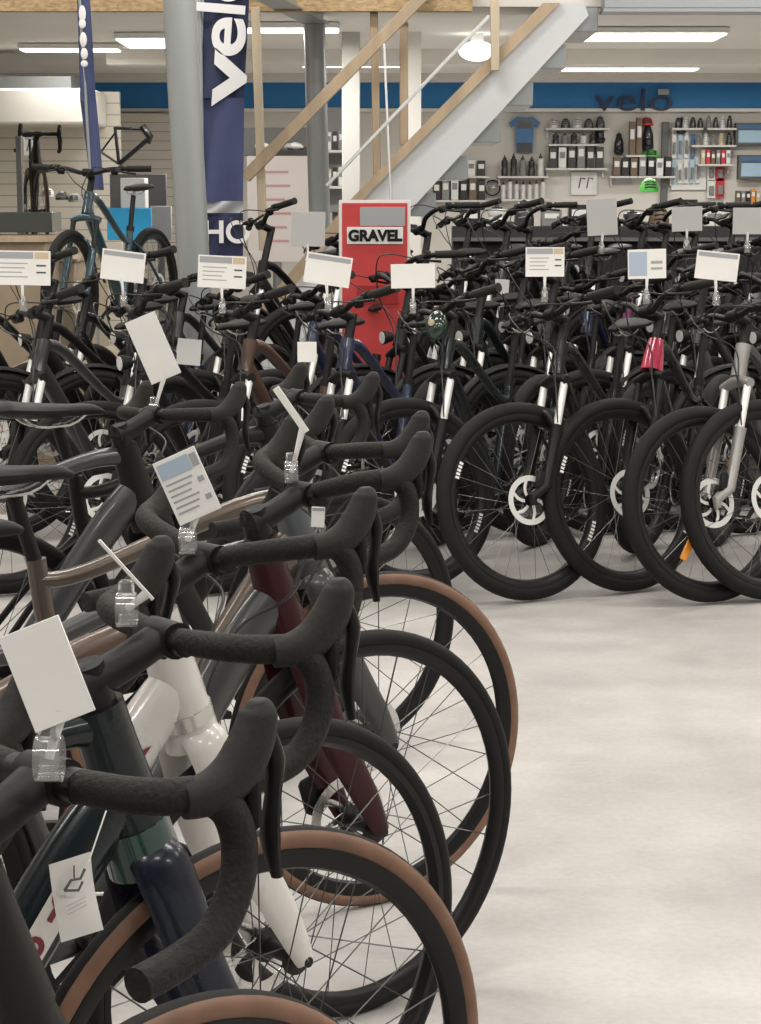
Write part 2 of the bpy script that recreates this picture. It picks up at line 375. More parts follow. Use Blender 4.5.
def flat_bike(name, fm, forkm, headm, tyre_side=None, R=.36, w=.056, stan=None, bars='flat', steer_a=-.6, mud=False, light=False, basket=False, low=False, barz=0, motor=False, text=False, ringm=None, reflector=False, gripm=None, twist=(-.9, .2), headr=1):
    root = empty(name); ty = tyre_side or rubber
    ax = Vector((-.3746, 0, .9272)); P0 = Vector((-.041, 0, R - .0165)); A = lambda t: P0 + ax * t
    rot = bars != 'city'
    fw = wheel(root, 'front_wheel', 0, R, w, ty, .024, blackm, spokes_s, rotor=rot, nsp=28, text=text)
    wheel(root, 'rear_wheel', -1.1, R, w, ty, .024, blackm, spokes_s, rear=True, nsp=28, text=text)
    if reflector:
        for sx, a_ in ((1, .9), (-1, .9)):
            r = MB(); r.box((sx * .13, .028, R - sx * .15), (.085, .008, .03), orange, rot=Matrix.Rotation(a_, 3, 'Y'), bev=.003); r.build('wheel_reflector', fw)
    f = MB(); t0 = .47
    f.tube([A(t0 - .012) + Vector((0, -.085, 0)), A(t0) + Vector((0, -.04, .0)), A(t0 + .008), A(t0) + Vector((0, .04, .0)), A(t0 - .012) + Vector((0, .085, 0))], [(.018, .017), (.02, .02), (.024, .024), (.02, .02), (.018, .017)], forkm, 12)
    for s in (-1, 1):
        o = Vector((0, s * .068, 0)); f.tube([A(.29) + o, A(.27) + o, A(.06) + o, Vector((0, s * .066, R + .01)), Vector((0, s * .066, R - .02))], [.024, .022, .019, .018, .014], forkm, 12)
    smooth_tube(f, [A(.27) + Vector((.0, -.068, 0)), A(.335) + Vector((.035, -.045, .0)), A(.35) + Vector((.04, 0, 0)), A(.335) + Vector((.035, .045, .0)), A(.27) + Vector((0, .068, 0))], .011, forkm, 8, 4)
    f.cyl((0, -.075, R), (0, .075, R), .009, blackm)
    fo = f.build('fork', root)
    for s in (-1, 1):
        q = MB(); o = Vector((0, s * .068, 0)); q.cyl(A(.285) + o, A(t0 - .01) + o, .0145, stan or chrome, 14); q.build('stanchion', fo)
    if rot:
        c = MB(); c.box((-.055, .062, R + .06), (.055, .024, .075), blackp, rot=Matrix.Rotation(-.35, 3, 'Y'), bev=.008); c.build('brake_caliper', fo)
    ht0, ht1 = A(.492), A(.615); bb = Vector((-.68, 0, .30)); stt = Vector((-.80, 0, .70 if not low else .66)); rh = Vector((-1.1, 0, R))
    g = MB(); g.tube([ht0, A(.55), ht1], [(.029 * headr, .029 * headr), (.026 * headr, .026 * headr), (.028, .028)], headm, 16)
    if ringm: g.tube([A(.488), A(.512)], .032, ringm, 16)
    dr = (.034, .03) if not motor else (.045, .038)
    if low:
        smooth_tube(g, [A(.53), A(.50) + Vector((-.12, 0, -.16)), Vector((-.50, 0, .40)), Vector((-.62, 0, .34)), bb], [(.034, .03), dr, dr, (.036, .034), (.034, .034)], fm, 14, 5, side=(0, 1, 0))
        g.tube([A(.60), Vector((-.48, 0, .70)), Vector((-.76, 0, .50))], [(.016, .016)] * 3, fm, 10)
    else:
        smooth_tube(g, [A(.515), A(.50) + Vector((-.08, 0, -.075)), bb + Vector((.08, 0, .08)), bb], [(.034, .028), dr, dr, (.034, .034)], fm, 14, 5, side=(0, 1, 0))
        smooth_tube(g, [A(.595), A(.59) + Vector((-.12, 0, -.02)), stt + Vector((.1, 0, -.04)), stt + Vector((.0, 0, -.04))], [(.024, .022), (.021, .021), (.017, .018), (.016, .017)], fm, 12, 4, side=(0, 1, 0))
    g.tube([bb, stt + Vector((-.005, 0, .02))], [(.020, .024), (.019, .019)], fm, 12, side=(0, 1, 0)); g.cyl(bb + Vector((0, -.036, 0)), bb + Vector((0, .036, 0)), .026 if not motor else .06, fm, 20)
    for s in (-1, 1):
        smooth_tube(g, [stt + Vector((.0, s * .015, -.06)), Vector((-.90, s * .05, .56)), rh + Vector((0, s * .068, .01))], .009, fm, 8, 4)
        smooth_tube(g, [bb + Vector((-.02, s * .035, 0)), Vector((-.82, s * .05, .31)), rh + Vector((0, s * .068, 0))], .011, fm, 8, 4)
    g.build('frame', root)
    sp = MB(); sp.cyl(stt, Vector((-.855, 0, .90)), .0145, blackm, 12); sp.cyl(stt + Vector((0, 0, .0)), stt + Vector((-.006, 0, .025)), .023, blackm, 12); sp.build('seatpost', root)
    saddle(root, -.875, .945, None, .078 if bars != 'city' else .095)
    tz = .70 + barz; top = A(tz); cx = top.x + .055; cz = top.z + .03
    st = MB(); st.cyl(ht1, A(tz + .015), .0185, blackm, 16); st.tube([top, Vector((cx, 0, cz))], [(.019, .022), (.018, .024)], blackp, 12, side=(0, 1, 0)); st.cyl((cx, -.026, cz), (cx, .026, cz), .022, blackp, 16)
    st.build('stem', root)
    C = Vector((cx, 0, cz)); h = MB()
    if bars == 'flat': half = [(0, .0, 0), (.0, .05, 0), (-.004, .11, .016), (-.012, .17, .022), (-.03, .24, .024), (-.055, .34, .026)]
    elif bars == 'riser': half = [(0, .0, 0), (0, .04, .002), (-.006, .09, .035), (-.014, .15, .05), (-.035, .23, .052), (-.065, .33, .05)]
    else: half = [(0, 0, 0), (.0, .04, .005), (.015, .10, .045), (-.0, .18, .07), (-.07, .25, .072), (-.19, .285, .06)]
    P = [C + Vector((x, -y, z)) for x, y, z in half[::-1]] + [C + Vector(p) for p in half[1:]]
    smooth_tube(h, P, .0125, blackm, 10, 5)
    ho = h.build('handlebar', root); hs = MB()
    for s in (-1, 1):
        a = C + Vector((half[-2][0], s * half[-2][1], half[-2][2])); e = C + Vector((half[-1][0], s * half[-1][1], half[-1][2])); d = (e - a).normalized()
        gr = MB(); a2 = e - d * .125; gr.tube([a2, a2 + d * .008, a2 + d * .06, e - d * .006, e + d * .004], [.0185, .0165, .0175, .0165, .018], gripm or hoodm, 12); gr.build('grip', ho)
        l = MB(); b0 = a2 - d * .035; l.cyl(b0 - d * .012, b0 + d * .012, .019, blackp, 14); l.tube([b0 + Vector((.012, 0, -.005)), b0 + Vector((.04, 0, -.012)) - d * .02], [.012, .010], blackp, 10)
        smooth_tube(l, [b0 + Vector((.045, 0, -.012)) - d * .005, b0 + Vector((.06, 0, -.02)) + d * .04, b0 + Vector((.05, 0, -.028)) + d * .10], [.006, .005, .006], blackm, 8, 4)
        l.box(b0 - d * .03 + Vector((.01, 0, -.02)), (.03, .035, .028), blackp, bev=.006); l.build('brake_lever', ho)
        smooth_tube(hs, [b0 + Vector((.035, 0, -.012)) - d * .025, b0 + Vector((.12, 0, .005)) - d * .10, C + Vector((.12, s * .03, -.05)), A(.60) + Vector((.05, -s * .02, 0)), A(.46) + Vector((.03, .05, 0)), A(.30) + Vector((.01, .085, 0))], .0028, cable, 6, 6)
    hs.build('brake_hose', root)
    if motor:
        d = MB(); d.box(C + Vector((.01, 0, .035)), (.05, .075, .012), blackp, rot=Matrix.Rotation(.5, 3, 'Y'), bev=.004); d.build('display', ho)
    if mud:
        for nm, hx, a0, a1 in (('front_mudguard', 0, .35, 2.9), ('rear_mudguard', -1.1, .1, 3.0)):
            m = MB(); n = 22; vs = []; prof = [(-.03, -.012), (-.022, .0), (0, .006), (.022, 0), (.03, -.012)]
            for i in range(n + 1):
                a = a0 + (a1 - a0) * i / n
                for (y, dr_) in prof: rr = R + .018 + dr_; vs.append((hx + rr * math.cos(a), y, R + rr * math.sin(a)))
                for (y, dr_) in prof[::-1]: rr = R + .016 + dr_; vs.append((hx + rr * math.cos(a), y, R + rr * math.sin(a)))
            k = len(prof) * 2; fs = [(i * k + j, i * k + (j + 1) % k, (i + 1) * k + (j + 1) % k, (i + 1) * k + j) for i in range(n) for j in range(k)]
            m.add(vs, fs, blackp); m.build(nm, root)
    if light:
        l = MB(); p = A(.54) + Vector((.06, 0, 0)); l.rev([(0, -.02), (.02, -.015), (.03, .02), (.03, .03), (0, .032)], p, blackp, 18, axis='x', closed=False); l.rev([(0, .0335), (.026, .0335), (.026, .031)], p, chrome, 18, axis='x', closed=False); l.tube([A(.54), p], .006, blackm, 6); l.build('headlight', root)
    if basket:
        k = MB(); bz = cz - .16; x0, x1, yh, zh = cx + .06, cx + .32, .17, .2
        for z in (bz, bz + zh * .33, bz + zh * .66, bz + zh):
            e = .0 + (z - bz) * .1
            k.tube([(x0 - e, -yh - e, z), (x1 + e, -yh - e, z), (x1 + e, yh + e, z), (x0 - e, yh + e, z)], .003, blackm, 6, closed=True)
        for i in range(10):
            y = -yh + 2 * yh * i / 9
            k.tube([(x0, y, bz + zh), (x0, y, bz), (x1, y, bz), (x1, y, bz + zh)], .002, blackm, 4)
            x = x0 + (x1 - x0) * i / 9; k.tube([(x, -yh, bz + zh), (x, -yh, bz), (x, yh, bz), (x, yh, bz + zh)], .002, blackm, 4)
        k.tube([(cx, 0, bz + .1), (x0, 0, bz + .1)], .006, blackm, 6); k.build('basket', root)
    crank_and_drive(root, (-.68, .30), (-1.1, R), .07)
    if twist:
        P_ = A(.62); M = Matrix.Translation(P_) @ Matrix.Rotation(twist[0], 4, 'Z') @ Matrix.Translation(-P_); M2 = M @ Matrix.Translation(C) @ Matrix.Rotation(twist[1], 4, 'X') @ Matrix.Translation(-C)
        for o in root.children:
            if o.name.startswith('stem'): o.matrix_local = M
            if o.name.startswith('handlebar') or o.name.startswith('brake_hose'): o.matrix_local = M2
    if steer_a: steer(FRONT, root, A(.5), ax, steer_a)
    return root

def place(root, x, y, deg, z=0, lean=0):
    root.location = (x, y, z); root.rotation_euler = (math.radians(lean), 0, math.radians(deg)); return root
def copy_tree(o, parent=None, mats=None):
    c = o.copy(); COL.objects.link(c)
    if parent: c.parent = parent
    base = o.name.split('.')[0]
    if mats and base in mats and c.type == 'MESH':
        for i, sl in enumerate(c.material_slots): sl.link = 'OBJECT'; sl.material = mats[base] if i == 0 else o.material_slots[i].material
    for ch in o.children: copy_tree(ch, c, mats)
    return c

# ------------------------------------------------------------ road bikes in the foreground (front hub x, y, heading)
G1 = 'drop bar road bikes lined up in the left foreground'
def bike(root, x, y, deg, label, group, cat_='bicycle', z=0, lean=0):
    place(root, x, y, deg, z, lean); tag(root, label, cat_, group); return root
A_ = bike(road_bike('road_bike', fmatte, fmatte, fmatte, tan, steer_a=.06, hoses=False, wide=.84, taller=-.008), -.195, 1.755, 45, 'matt black road bike nearest the viewer, its tan walled wheel cut off below', G1)
B_ = bike(road_bike('road_bike', fgreen, navy, fgreen, tan, graphic=True, rise=.01, hoses=False), -.145, 2.279, 38.8, 'dark green road bike with glossy emerald band below the head tube and tan walled tyres', G1)
C_ = bike(road_bike('road_bike', white, white, white, rubber, rise=.04, deep=.016, topm=brownp, wide=1.12), -.145, 2.79, 43, 'white road bike with silver head tube ring, maroon chevrons and black tyres', G1)
D_ = bike(road_bike('road_bike', greyp, dred, dred, rubber, rise=.045, deep=.02), -.031, 3.392, 38.5, 'dark red road bike with grey top tube and wide black front tyre', G1)
E_ = bike(road_bike('road_bike', bronze, greyp, slate, tan, rise=.02), -.004, 3.949, 32, 'road bike with slate blue head tube, bronze top tube and brown walled tyres', G1)
F_ = bike(road_bike('road_bike', greyp, fmatte, fmatte, rubber, steer_a=.2), -.40, 4.62, 32, 'drop bar bike with graphite frame behind the row of road bikes', G1)
G_ = bike(road_bike('road_bike', fmatte, fmatte, fmatte, rubber), -.10, 5.05, 32, 'all black drop bar bike farthest back of the road bikes', G1)

# chevrons on the white bike, emerald band on the green bike
m = MB(); A2 = lambda t: Vector((-.043, 0, .3295)) + Vector((-.3007, 0, .9537)) * t
m.tube([A2(.375), A2(.43)], [(.0445, .0385), (.042, .035)], green, 18, side=(0, 1, 0)); m.build('emerald_collar', [c for c in B_.children if c.name.startswith('frame')][0])
m = MB(); m.tube([A2(.412), A2(.432)], [(.0425, .0365)] * 2, steel, 18, side=(0, 1, 0)); m.build('head_ring', [c for c in C_.children if c.name.startswith('frame')][0])
m = MB()
for k in range(2):
    o = A2(.445) + Vector((-.10 - k * .055, 0, -.075 - k * .055))
    for s in (-1, 1): m.add([o + Vector((.03, s * .0285, .03)), o + Vector((-.015, s * .0285, .02)), o + Vector((-.03, s * .0285, -.03)), o + Vector((.0, s * .0285, 0))], [(0, 1, 2, 3)], maroon, False)
m.build('chevron_graphic', [c for c in C_.children if c.name.startswith('frame')][0])

# ------------------------------------------------------------ upright bikes behind
G2 = 'flat bar bikes standing in the front rank across the shop'
S = .09
flatP = flat_bike('mountain_bike', fgloss, fmatte, fgloss, text=True)
H1 = 241
bike(flatP, .535, 7.135, H1, 'black mountain bike with silver white rotor, its full wheel leftmost on the open floor', G2)
bike(flat_bike('mountain_bike', fgloss, fmatte, magenta, text=True, bars='riser', stan=blackm, headr=1.5), .915, 7.30, H1 + 2, 'mountain bike with glossy magenta head tube', G2)
bike(flat_bike('mountain_bike', greyp, silverp, silverp, reflector=True, R=.355), 1.19, 7.10, H1 - 2, 'bike with silver grey fork crown and amber reflector in its front wheel', G2)
bike(flat_bike('mountain_bike', fgloss, fmatte, fmatte, R=.365, steer_a=-.64), 1.41, 7.15, H1 + 1, 'gloss black bike whose front wheel is cut by the right edge', G2)
GB = bike(copy_tree(flatP, None, {'frame': fgreen}), .129, 7.32, H1, 'dark green black bike whose large wheel stands just behind the road bike hoods', G2)
m = MB(); m.ball((-.16, 0, .97), (.036, .042, .06), bottle_g, 18, 12, rot=Matrix.Rotation(-.38, 3, 'Y')); m.rev([(0, 0), (.012, 0), (.012, .008), (0, .01)], (-.126, 0, .985), cardtan, 16, axis='x', closed=False); m.build('headlight', GB)
bike(copy_tree(flatP, None, {'frame': bluep}), -.24, 7.30, H1 + 3, 'dark blue framed bike between the round grey column and the red poster', G2)
bike(copy_tree(flatP, None, {'frame': brownp}), -.62, 7.25, H1 - 1, 'copper brown framed bike in front of the round grey column', G2)
bike(flat_bike('mountain_bike', fmatte, fmatte, fmatte, bars='riser', w=.045, stan=chrome, light=True), -1.0, 7.2, H1, 'matt black bike with headlight below the teal bike', G2)
bike(copy_tree(flatP, None, {'frame': greyp}), -1.38, 7.25, H1 + 2, 'dark grey framed bike at the left edge beneath the wide white tag', G2)

G3 = 'bikes in the second rank'
city = flat_bike('city_bike', fmatte, fmatte, fmatte, bars='city', mud=True, light=True, low=True, stan=blackm, w=.042, barz=.06)
ebike = flat_bike('electric_bike', fmatte, fmatte, fmatte, bars='riser', motor=True, mud=True, light=True, w=.052, barz=.09)
row2 = [(-1.6, 8.45, ebike, None, 'black electric bike in the second rank at the far left'),
        (-1.2, 8.6, ebike, {'frame': bluep}, 'dark blue electric bike left of the round grey column foot'),
        (-.78, 8.6, flatP, {'frame': fmatte}, 'matt black mountain bike in the second rank beside the round grey column'),
        (-.42, 8.6, flatP, {'frame': bluep}, 'blue framed mountain bike in the second rank below the navy banner'),
        (-.04, 8.6, city, None, 'black step through city bike standing in front of the red poster'),
        (.32, 8.65, ebike, {'frame': fgreen}, 'dark green electric bike in the second rank right of the red poster'),
        (.62, 8.6, ebike, {'frame': fgloss}, 'gloss black electric bike in the second rank below the stair foot'),
        (.95, 8.6, flatP, {'frame': fgloss, 'stem': purple}, 'gloss black mountain bike with plum stem in the second rank'),
        (1.28, 8.7, ebike, {'frame': greyp}, 'graphite electric bike in the second rank behind the magenta bike'),
        (1.58, 8.6, city, {'frame': teal}, 'dark teal step through bike in the second rank near the right edge')]
used = set()
for i, (x, y, proto, mt, lb) in enumerate(row2):
    nm_ = 'e' if proto is ebike else 'c' if proto is city else 'f'
    if nm_ != 'f' and nm_ not in used and mt is None: r = proto; used.add(nm_)
    else: r = copy_tree(proto, None, mt)
    bike(r, x, y, H1 + (i * 7) % 9 - 4, lb, G3)
G4 = 'bikes in the third rank up on the low plinth'
pr3 = [ebike, flatP, city, ebike, flatP, ebike, city, flatP, ebike]
nm3 = ['black electric bike', 'gloss black mountain bike', 'black city bike', 'graphite electric bike', 'dark mountain bike', 'black electric bike with mudguards', 'black step through city bike', 'black mountain bike', 'matt black electric bike']
w3 = ['left of the navy banner foot', 'behind the navy banner foot', 'behind the red poster', 'right of the red poster', 'below the foot of the stairs', 'in front of the bottle shelves', 'in front of the green helmets', 'in front of the white blister packs', 'by the right edge']
G5 = 'bikes squeezed in between the second and third rank'
G6 = 'bikes at the back of the low plinth'
for i, x in enumerate((.2, .55, .9, 1.25, 1.6, 1.9)):
    bike(copy_tree([flatP, ebike][i % 2], None, {'frame': [fmatte, fgloss, bluep, greyp, fgloss, fmatte][i]}), x, 9.35, H1 + (i * 4) % 9, ['matt black', 'gloss black', 'dark blue', 'graphite', 'shiny black', 'dull black'][i] + ' bike between the ranks ' + ['right of the red poster', 'below the stair foot', 'below the white bottles', 'below the white figure poster', 'below the green helmets', 'below the blister packs'][i], G5, z=0)
for x, m_, lb_ in ((-1.95, fmatte, 'matt black bike in the middle ranks at the far left'), (-1.5, fgloss, 'gloss black bike in the middle ranks below the teal bike'), (-1.05, greyp, 'graphite bike in the middle ranks left of the round grey column')):
    bike(copy_tree(flatP, None, {'frame': m_}), x, 9.1, H1 + 3, lb_, G5)
for i, x in enumerate((.35, .72, 1.1, 1.5, 1.9, 2.3)):
    bike(copy_tree([ebike, city][i % 2], None, {'frame': [fgloss, fmatte][i // 3]}), x, 11.3, H1 + (i * 4) % 9, ['upright black electric bike', 'upright black city bike'][i % 2] + ' at the back of the plinth ' + ['under the stringer', 'by the stair foot', 'under the white bottles', 'under the pear shaped bag', 'under the green helmets', 'under the red packs'][i], G6, z=.205)
for i, x in enumerate((-.75, -.35, .12, .5, .85, 1.2, 1.5, 1.85, 2.15)):
    bike(copy_tree(pr3[i], None, {'frame': [fmatte, fgloss, fmatte, greyp, fgloss, fmatte, fmatte, fgloss, fmatte][i]}), x, 10.2, H1 + (i * 5) % 11 - 4, nm3[i] + ' in the third rank ' + w3[i], G4, z=.205)

# teal bike up on the plinth, seen from the front
b = bike(flat_bike('mountain_bike', teal, teal, teal, w=.05, stan=blackm, twist=None, steer_a=.05), -1.665, 10.78, -107, 'teal mountain bike displayed head on upon the high plinth left of the column', 'bikes displayed at the back left', z=.56)
b = bike(copy_tree([o for o in COL.objects if o.name.startswith('road_bike')][0]), -2.62, 15.6, -75, 'small dark road bike on a pedestal left of the teal bike', 'bikes displayed at the back left', z=1.005)

# ------------------------------------------------------------ price tags
def price_tag(p, w, h, label, kind=0, yaw=0, tilt=0, lean=0, drop=.10, blank=False, cm=None, group='price cards clipped to the bikes', stick=True, edge=False):
    r = empty('price_tag', p, 0); tag(r, label, 'price tag', group)
    c = MB(); t = .0012
    c.box((0, 0, 0), (w, t * 2, h), cm or card, bev=.0005)
    y = -t - .0004
    def rect(x0, z0, x1, z1, m): c.add([(x0 * w, y, z0 * h), (x1 * w, y, z0 * h), (x1 * w, y, z1 * h), (x0 * w, y, z1 * h)], [(0, 1, 2, 3)], m, False)
    if not blank:
        if kind == 0:
            rect(-.47, .27, .2, .46, cardgrey); rect(.22, .27, .47, .46, cardtan)
            for k in range(4): rect(-.4, .12 - k * .13, .1 - .05 * (k % 3), .15 - k * .13, cardgrey)
            rect(.25, .05, .42, .1, cardink); rect(.25, -.15, .42, -.1, cardink)
        elif kind == 1:
            rect(-.47, -.4, .0, .42, cardblue); rect(.1, .0, .4, .1, cardgrey); rect(.1, -.2, .4, -.12, cardgrey)
        elif kind == 2:
            rect(-.45, .2, .28, .44, cardblue); rect(.3, .22, .46, .42, cardgrey)
            for k in range(6): rect(-.42, .1 - k * .09, .2 - .06 * (k % 3), .13 - k * .09, cardgrey)
            rect(.28, -.02, .42, .06, cardgrey); rect(.28, -.3, .42, -.22, cardgrey)
        else:
            rect(-.46, .3, .46, .45, cardgrey)
    cc = c.build('card', r); cc.rotation_euler = (tilt, lean, yaw)
    R3 = cc.rotation_euler.to_matrix()
    if stick:
        s = MB(); a = R3 @ Vector((0, 0, -h / 2 + .01)); e = Vector((0, .0, -h / 2 - drop))
        s.tube([a, a * .4 + e * .6, e], [(.006, .0015), (.004, .0015), (.004, .0015)], strap, 8); s.build('stick', r)
        k = MB(); k.rev([(.0195, -.011), (.0195, .011), (.0175, .011), (.0175, -.011)], e, clearp, 18, axis='x'); k.box(e + Vector((0, 0, .024)), (.018, .01, .02), clearp, bev=.003); k.build('clip', r)
    return r
# tags on the front rank
T = [(22, 268, 56, 34, 7.0, 0, 'wide white tag with tan corner at the left edge'), (123, 266, 44, 30, 7.0, 3, 'white tag below the teal bike with grey upper strip'), (222, 272, 48, 32, 7.0, 0, 'white tag in front of the round grey column'),
     (328, 270, 46, 30, 7.0, 3, 'tilted white tag beside the red poster'), (413, 276, 44, 24, 7.0, 4, 'plain white tag at lower right of the red poster'), (545, 262, 39, 29, 7.05, 0, 'white tag with tan corner right of the stair foot'),
     (647, 264, 38, 29, 7.05, 1, 'tag with pale blue picture panel'), (717, 266, 42, 28, 7.05, 3, 'white tag above the silver grey fork')]
for i, (px, py, pw, ph, Y, k, lb) in enumerate(T):
    s = Y / F; price_tag(at(px, py, Y), pw * s, ph * s, lb, kind=k if k < 4 else 0, blank=(k == 4), lean=[.02, .12, .05, .15, -.02, 0, -.03, .1][i], yaw=[.1, -.1, 0, .1, 0, .1, 0, -.1][i], drop=.07)
for i, (px, py, pw, ph, Y, lb) in enumerate([(602, 217, 30, 36, 8.6, 'tall blank grey card in front of the bottle shelves'), (687, 219, 30, 24, 8.6, 'blank grey card in front of the white blister packs'), (748, 221, 30, 26, 8.6, 'blank grey card near the right edge'),
     (308, 229, 34, 34, 8.5, 'large pale card left of the red poster top'), (502, 286, 14, 13, 7.6, 'tiny white card below the stair foot'), (189, 352, 24, 26, 7.3, 'small plain card low in front of the column')]):
    s = Y / F; price_tag(at(px, py, Y), pw * s, ph * s, lb, blank=True, lean=.03 * (i - 2), drop=.06, stick=i < 4, cm=backm, group='blank backs of price cards')
price_tag(at(307, 352, 6.9), .066, .07, 'small white square card among handlebars below the poster', blank=True, stick=False, group='blank backs of price cards')

# tags on the foreground bikes
price_tag(at(187, 486, 2.68), .062, .092, 'tilted white tag with pale blue print standing on the white road bike handlebar', kind=2, lean=-.42, tilt=-.1, drop=.03)
price_tag(at(47, 674, 1.62), .054, .085, 'tilted white tag held at the left edge above the nearest handlebar', blank=True, lean=-.38, tilt=-.15, drop=.03)
r = price_tag(at(126, 570, 2.19), .004, .09, 'white tag seen edge on above the dark green bike handlebar', blank=True, lean=-.72, drop=.0)
r = price_tag(at(291, 410, 3.32), .012, .09, 'narrow white tag seen nearly edge on above the dark red bike', blank=True, lean=-.6, drop=.06)
r = price_tag(at(153, 348, 4.65), .075, .155, 'long white curled tag hanging left of the round column', blank=True, lean=-.4, drop=.07)
price_tag(at(318, 517, 3.25), .022, .034, 'tiny white label with printed code hanging under the dark red bike bar', kind=3, stick=False, tilt=.0, lean=.05)

# hang tag with a printed picture on the dark green bike
r = empty('hang_tag', at(77, 898, 1.82)); tag(r, 'white paper hang tag with small printed picture beside the emerald band', 'tag')
c = MB(); n = 8; w, h = .043, .078; vs = []
for i in range(n + 1):
    for k in (0, 1):
        for yy in (0, .001): t_ = i / n; vs.append(((k - .5) * w, .010 * math.sin(t_ * 2.6) * (1 if k else .4) + yy, (t_ - .5) * h))
fs = []
for i in range(n):
    o = i * 4; fs += [(o, o + 4, o + 6, o + 2), (o + 1, o + 3, o + 7, o + 5), (o, o + 1, o + 5, o + 4), (o + 2, o + 6, o + 7, o + 3)]
c.add(vs, fs, card)
c.tube([(-.012, -.003, .012), (-.004, -.002, .02), (.006, .0, .018), (.012, .001, .026)], .0015, cardink, 5)
c.tube([(-.012, -.003, .012), (.002, -.002, .008), (.008, .001, .014)], .0013, cardink, 5)
c.tube([(.002, .001, .032), (.0, .0, .02)], .0008, cardink, 5)
for k in range(3): c.tube([(-.012, -.0035, -.004 - k * .004), (.008, -.001, -.001 - k * .004)], .0004, cardgrey, 4)
o = c.build('tag_sheet', r); o.rotation_euler = (0, -.12, .5)
c = MB(); c.tube([(.012, .0, .036), (.02, .01, .06), (.03, .03, .09)], .0008, strap, 5); c.build('string', r)

# ------------------------------------------------------------ room shell
def wave_mat(name, c1, c2, scale, axis='Z', rough=.5, prof='SAW'):
    m = mat(name, c1, rough); nt = m.node_tree; b = nt.nodes['Principled BSDF']
    tc = nt.nodes.new('ShaderNodeTexCoord'); w = nt.nodes.new('ShaderNodeTexWave'); w.wave_type = 'BANDS'; w.bands_direction = axis; w.wave_profile = prof
    w.inputs['Scale'].default_value = scale; nt.links.new(tc.outputs['Object'], w.inputs['Vector'])
    cr = nt.nodes.new('ShaderNodeValToRGB'); cr.color_ramp.elements[0].color = (*c2, 1); cr.color_ramp.elements[0].position = .06; cr.color_ramp.elements[1].color = (*c1, 1); cr.color_ramp.elements[1].position = .10
    nt.links.new(w.outputs['Fac'], cr.inputs[0]); nt.links.new(cr.outputs[0], b.inputs['Base Color']); return m
# polished concrete floor
fl = mat('polished_concrete', (.60, .575, .55), .42, scale=1.2, rvar=.08, spec=.35)
nt = fl.node_tree; bs = nt.nodes['Principled BSDF']; tc = nt.nodes.new('ShaderNodeTexCoord')
n1 = nt.nodes.new('ShaderNodeTexNoise'); n1.inputs['Scale'].default_value = 1.6; n1.inputs['Detail'].default_value = 8; n1.inputs['Roughness'].default_value = .6
n2 = nt.nodes.new('ShaderNodeTexNoise'); n2.inputs['Scale'].default_value = 60; n2.inputs['Detail'].default_value = 4
for n_ in (n1, n2): nt.links.new(tc.outputs['Object'], n_.inputs['Vector'])
c1 = nt.nodes.new('ShaderNodeValToRGB'); c1.color_ramp.elements[0].color = (.33, .315, .30, 1); c1.color_ramp.elements[0].position = .3; c1.color_ramp.elements[1].color = (.54, .52, .50, 1); c1.color_ramp.elements[1].position = .7
nt.links.new(n1.outputs['Fac'], c1.inputs[0])
mx = nt.nodes.new('ShaderNodeMix'); mx.data_type = 'RGBA'; mx.blend_type = 'MULTIPLY'; mx.inputs[0].default_value = .25
c2 = nt.nodes.new('ShaderNodeValToRGB'); c2.color_ramp.elements[0].color = (.7, .7, .7, 1); c2.color_ramp.elements[0].position = .35; c2.color_ramp.elements[1].position = .6
nt.links.new(n2.outputs['Fac'], c2.inputs[0]); nt.links.new(c1.outputs[0], mx.inputs[6]); nt.links.new(c2.outputs[0], mx.inputs[7]); nt.links.new(mx.outputs[2], bs.inputs['Base Color'])

BT, BB_ = at(380, 82.5, 21.94).z, at(380, 108.5, 21.94).z
wallc = mat('cream_wall', (.66, .63, .58), .8, noise=.04, scale=2)
ceilc = mat('cream_ceiling', (.80, .78, .73), .85, noise=.04, scale=1.5)
bluew = mat('blue_band_paint', (.03, .22, .52), .6, noise=.1, scale=3)
slat = wave_mat('slatwall', (.66, .62, .54), (.30, .28, .24), 3.2)
osb = mat('osb_board', (.50, .36, .19), .7, col2=(.30, .20, .10), scale=28, stretch=(1, 1, 3), detail=6)
wood = mat('pine_timber', (.47, .36, .24), .6, noise=.25, scale=9, stretch=(1, 1, .15))
woodl = mat('light_pine', (.60, .50, .36), .6, noise=.2, scale=9, stretch=(1, 1, .15))
galv = mat('grey_painted_steel', (.33, .35, .355), .35, metal=.35, scale=4)
stairm = mat('light_grey_steel', (.58, .60, .60), .45, scale=6)
darkg = mat('dark_grey', (.12, .12, .12), .6)  # plain dark grey finish for racks, cases, panels, stands and the low plinth
plinth = mat('plinth_board', (.30, .24, .165), .7, noise=.15, scale=5)
lampm = mat('lamp_diffuser', (1, 1, 1), .5, emit=(1, .97, .9, 3.5))
lampw = mat('lamp_body', (.8, .8, .78), .5)

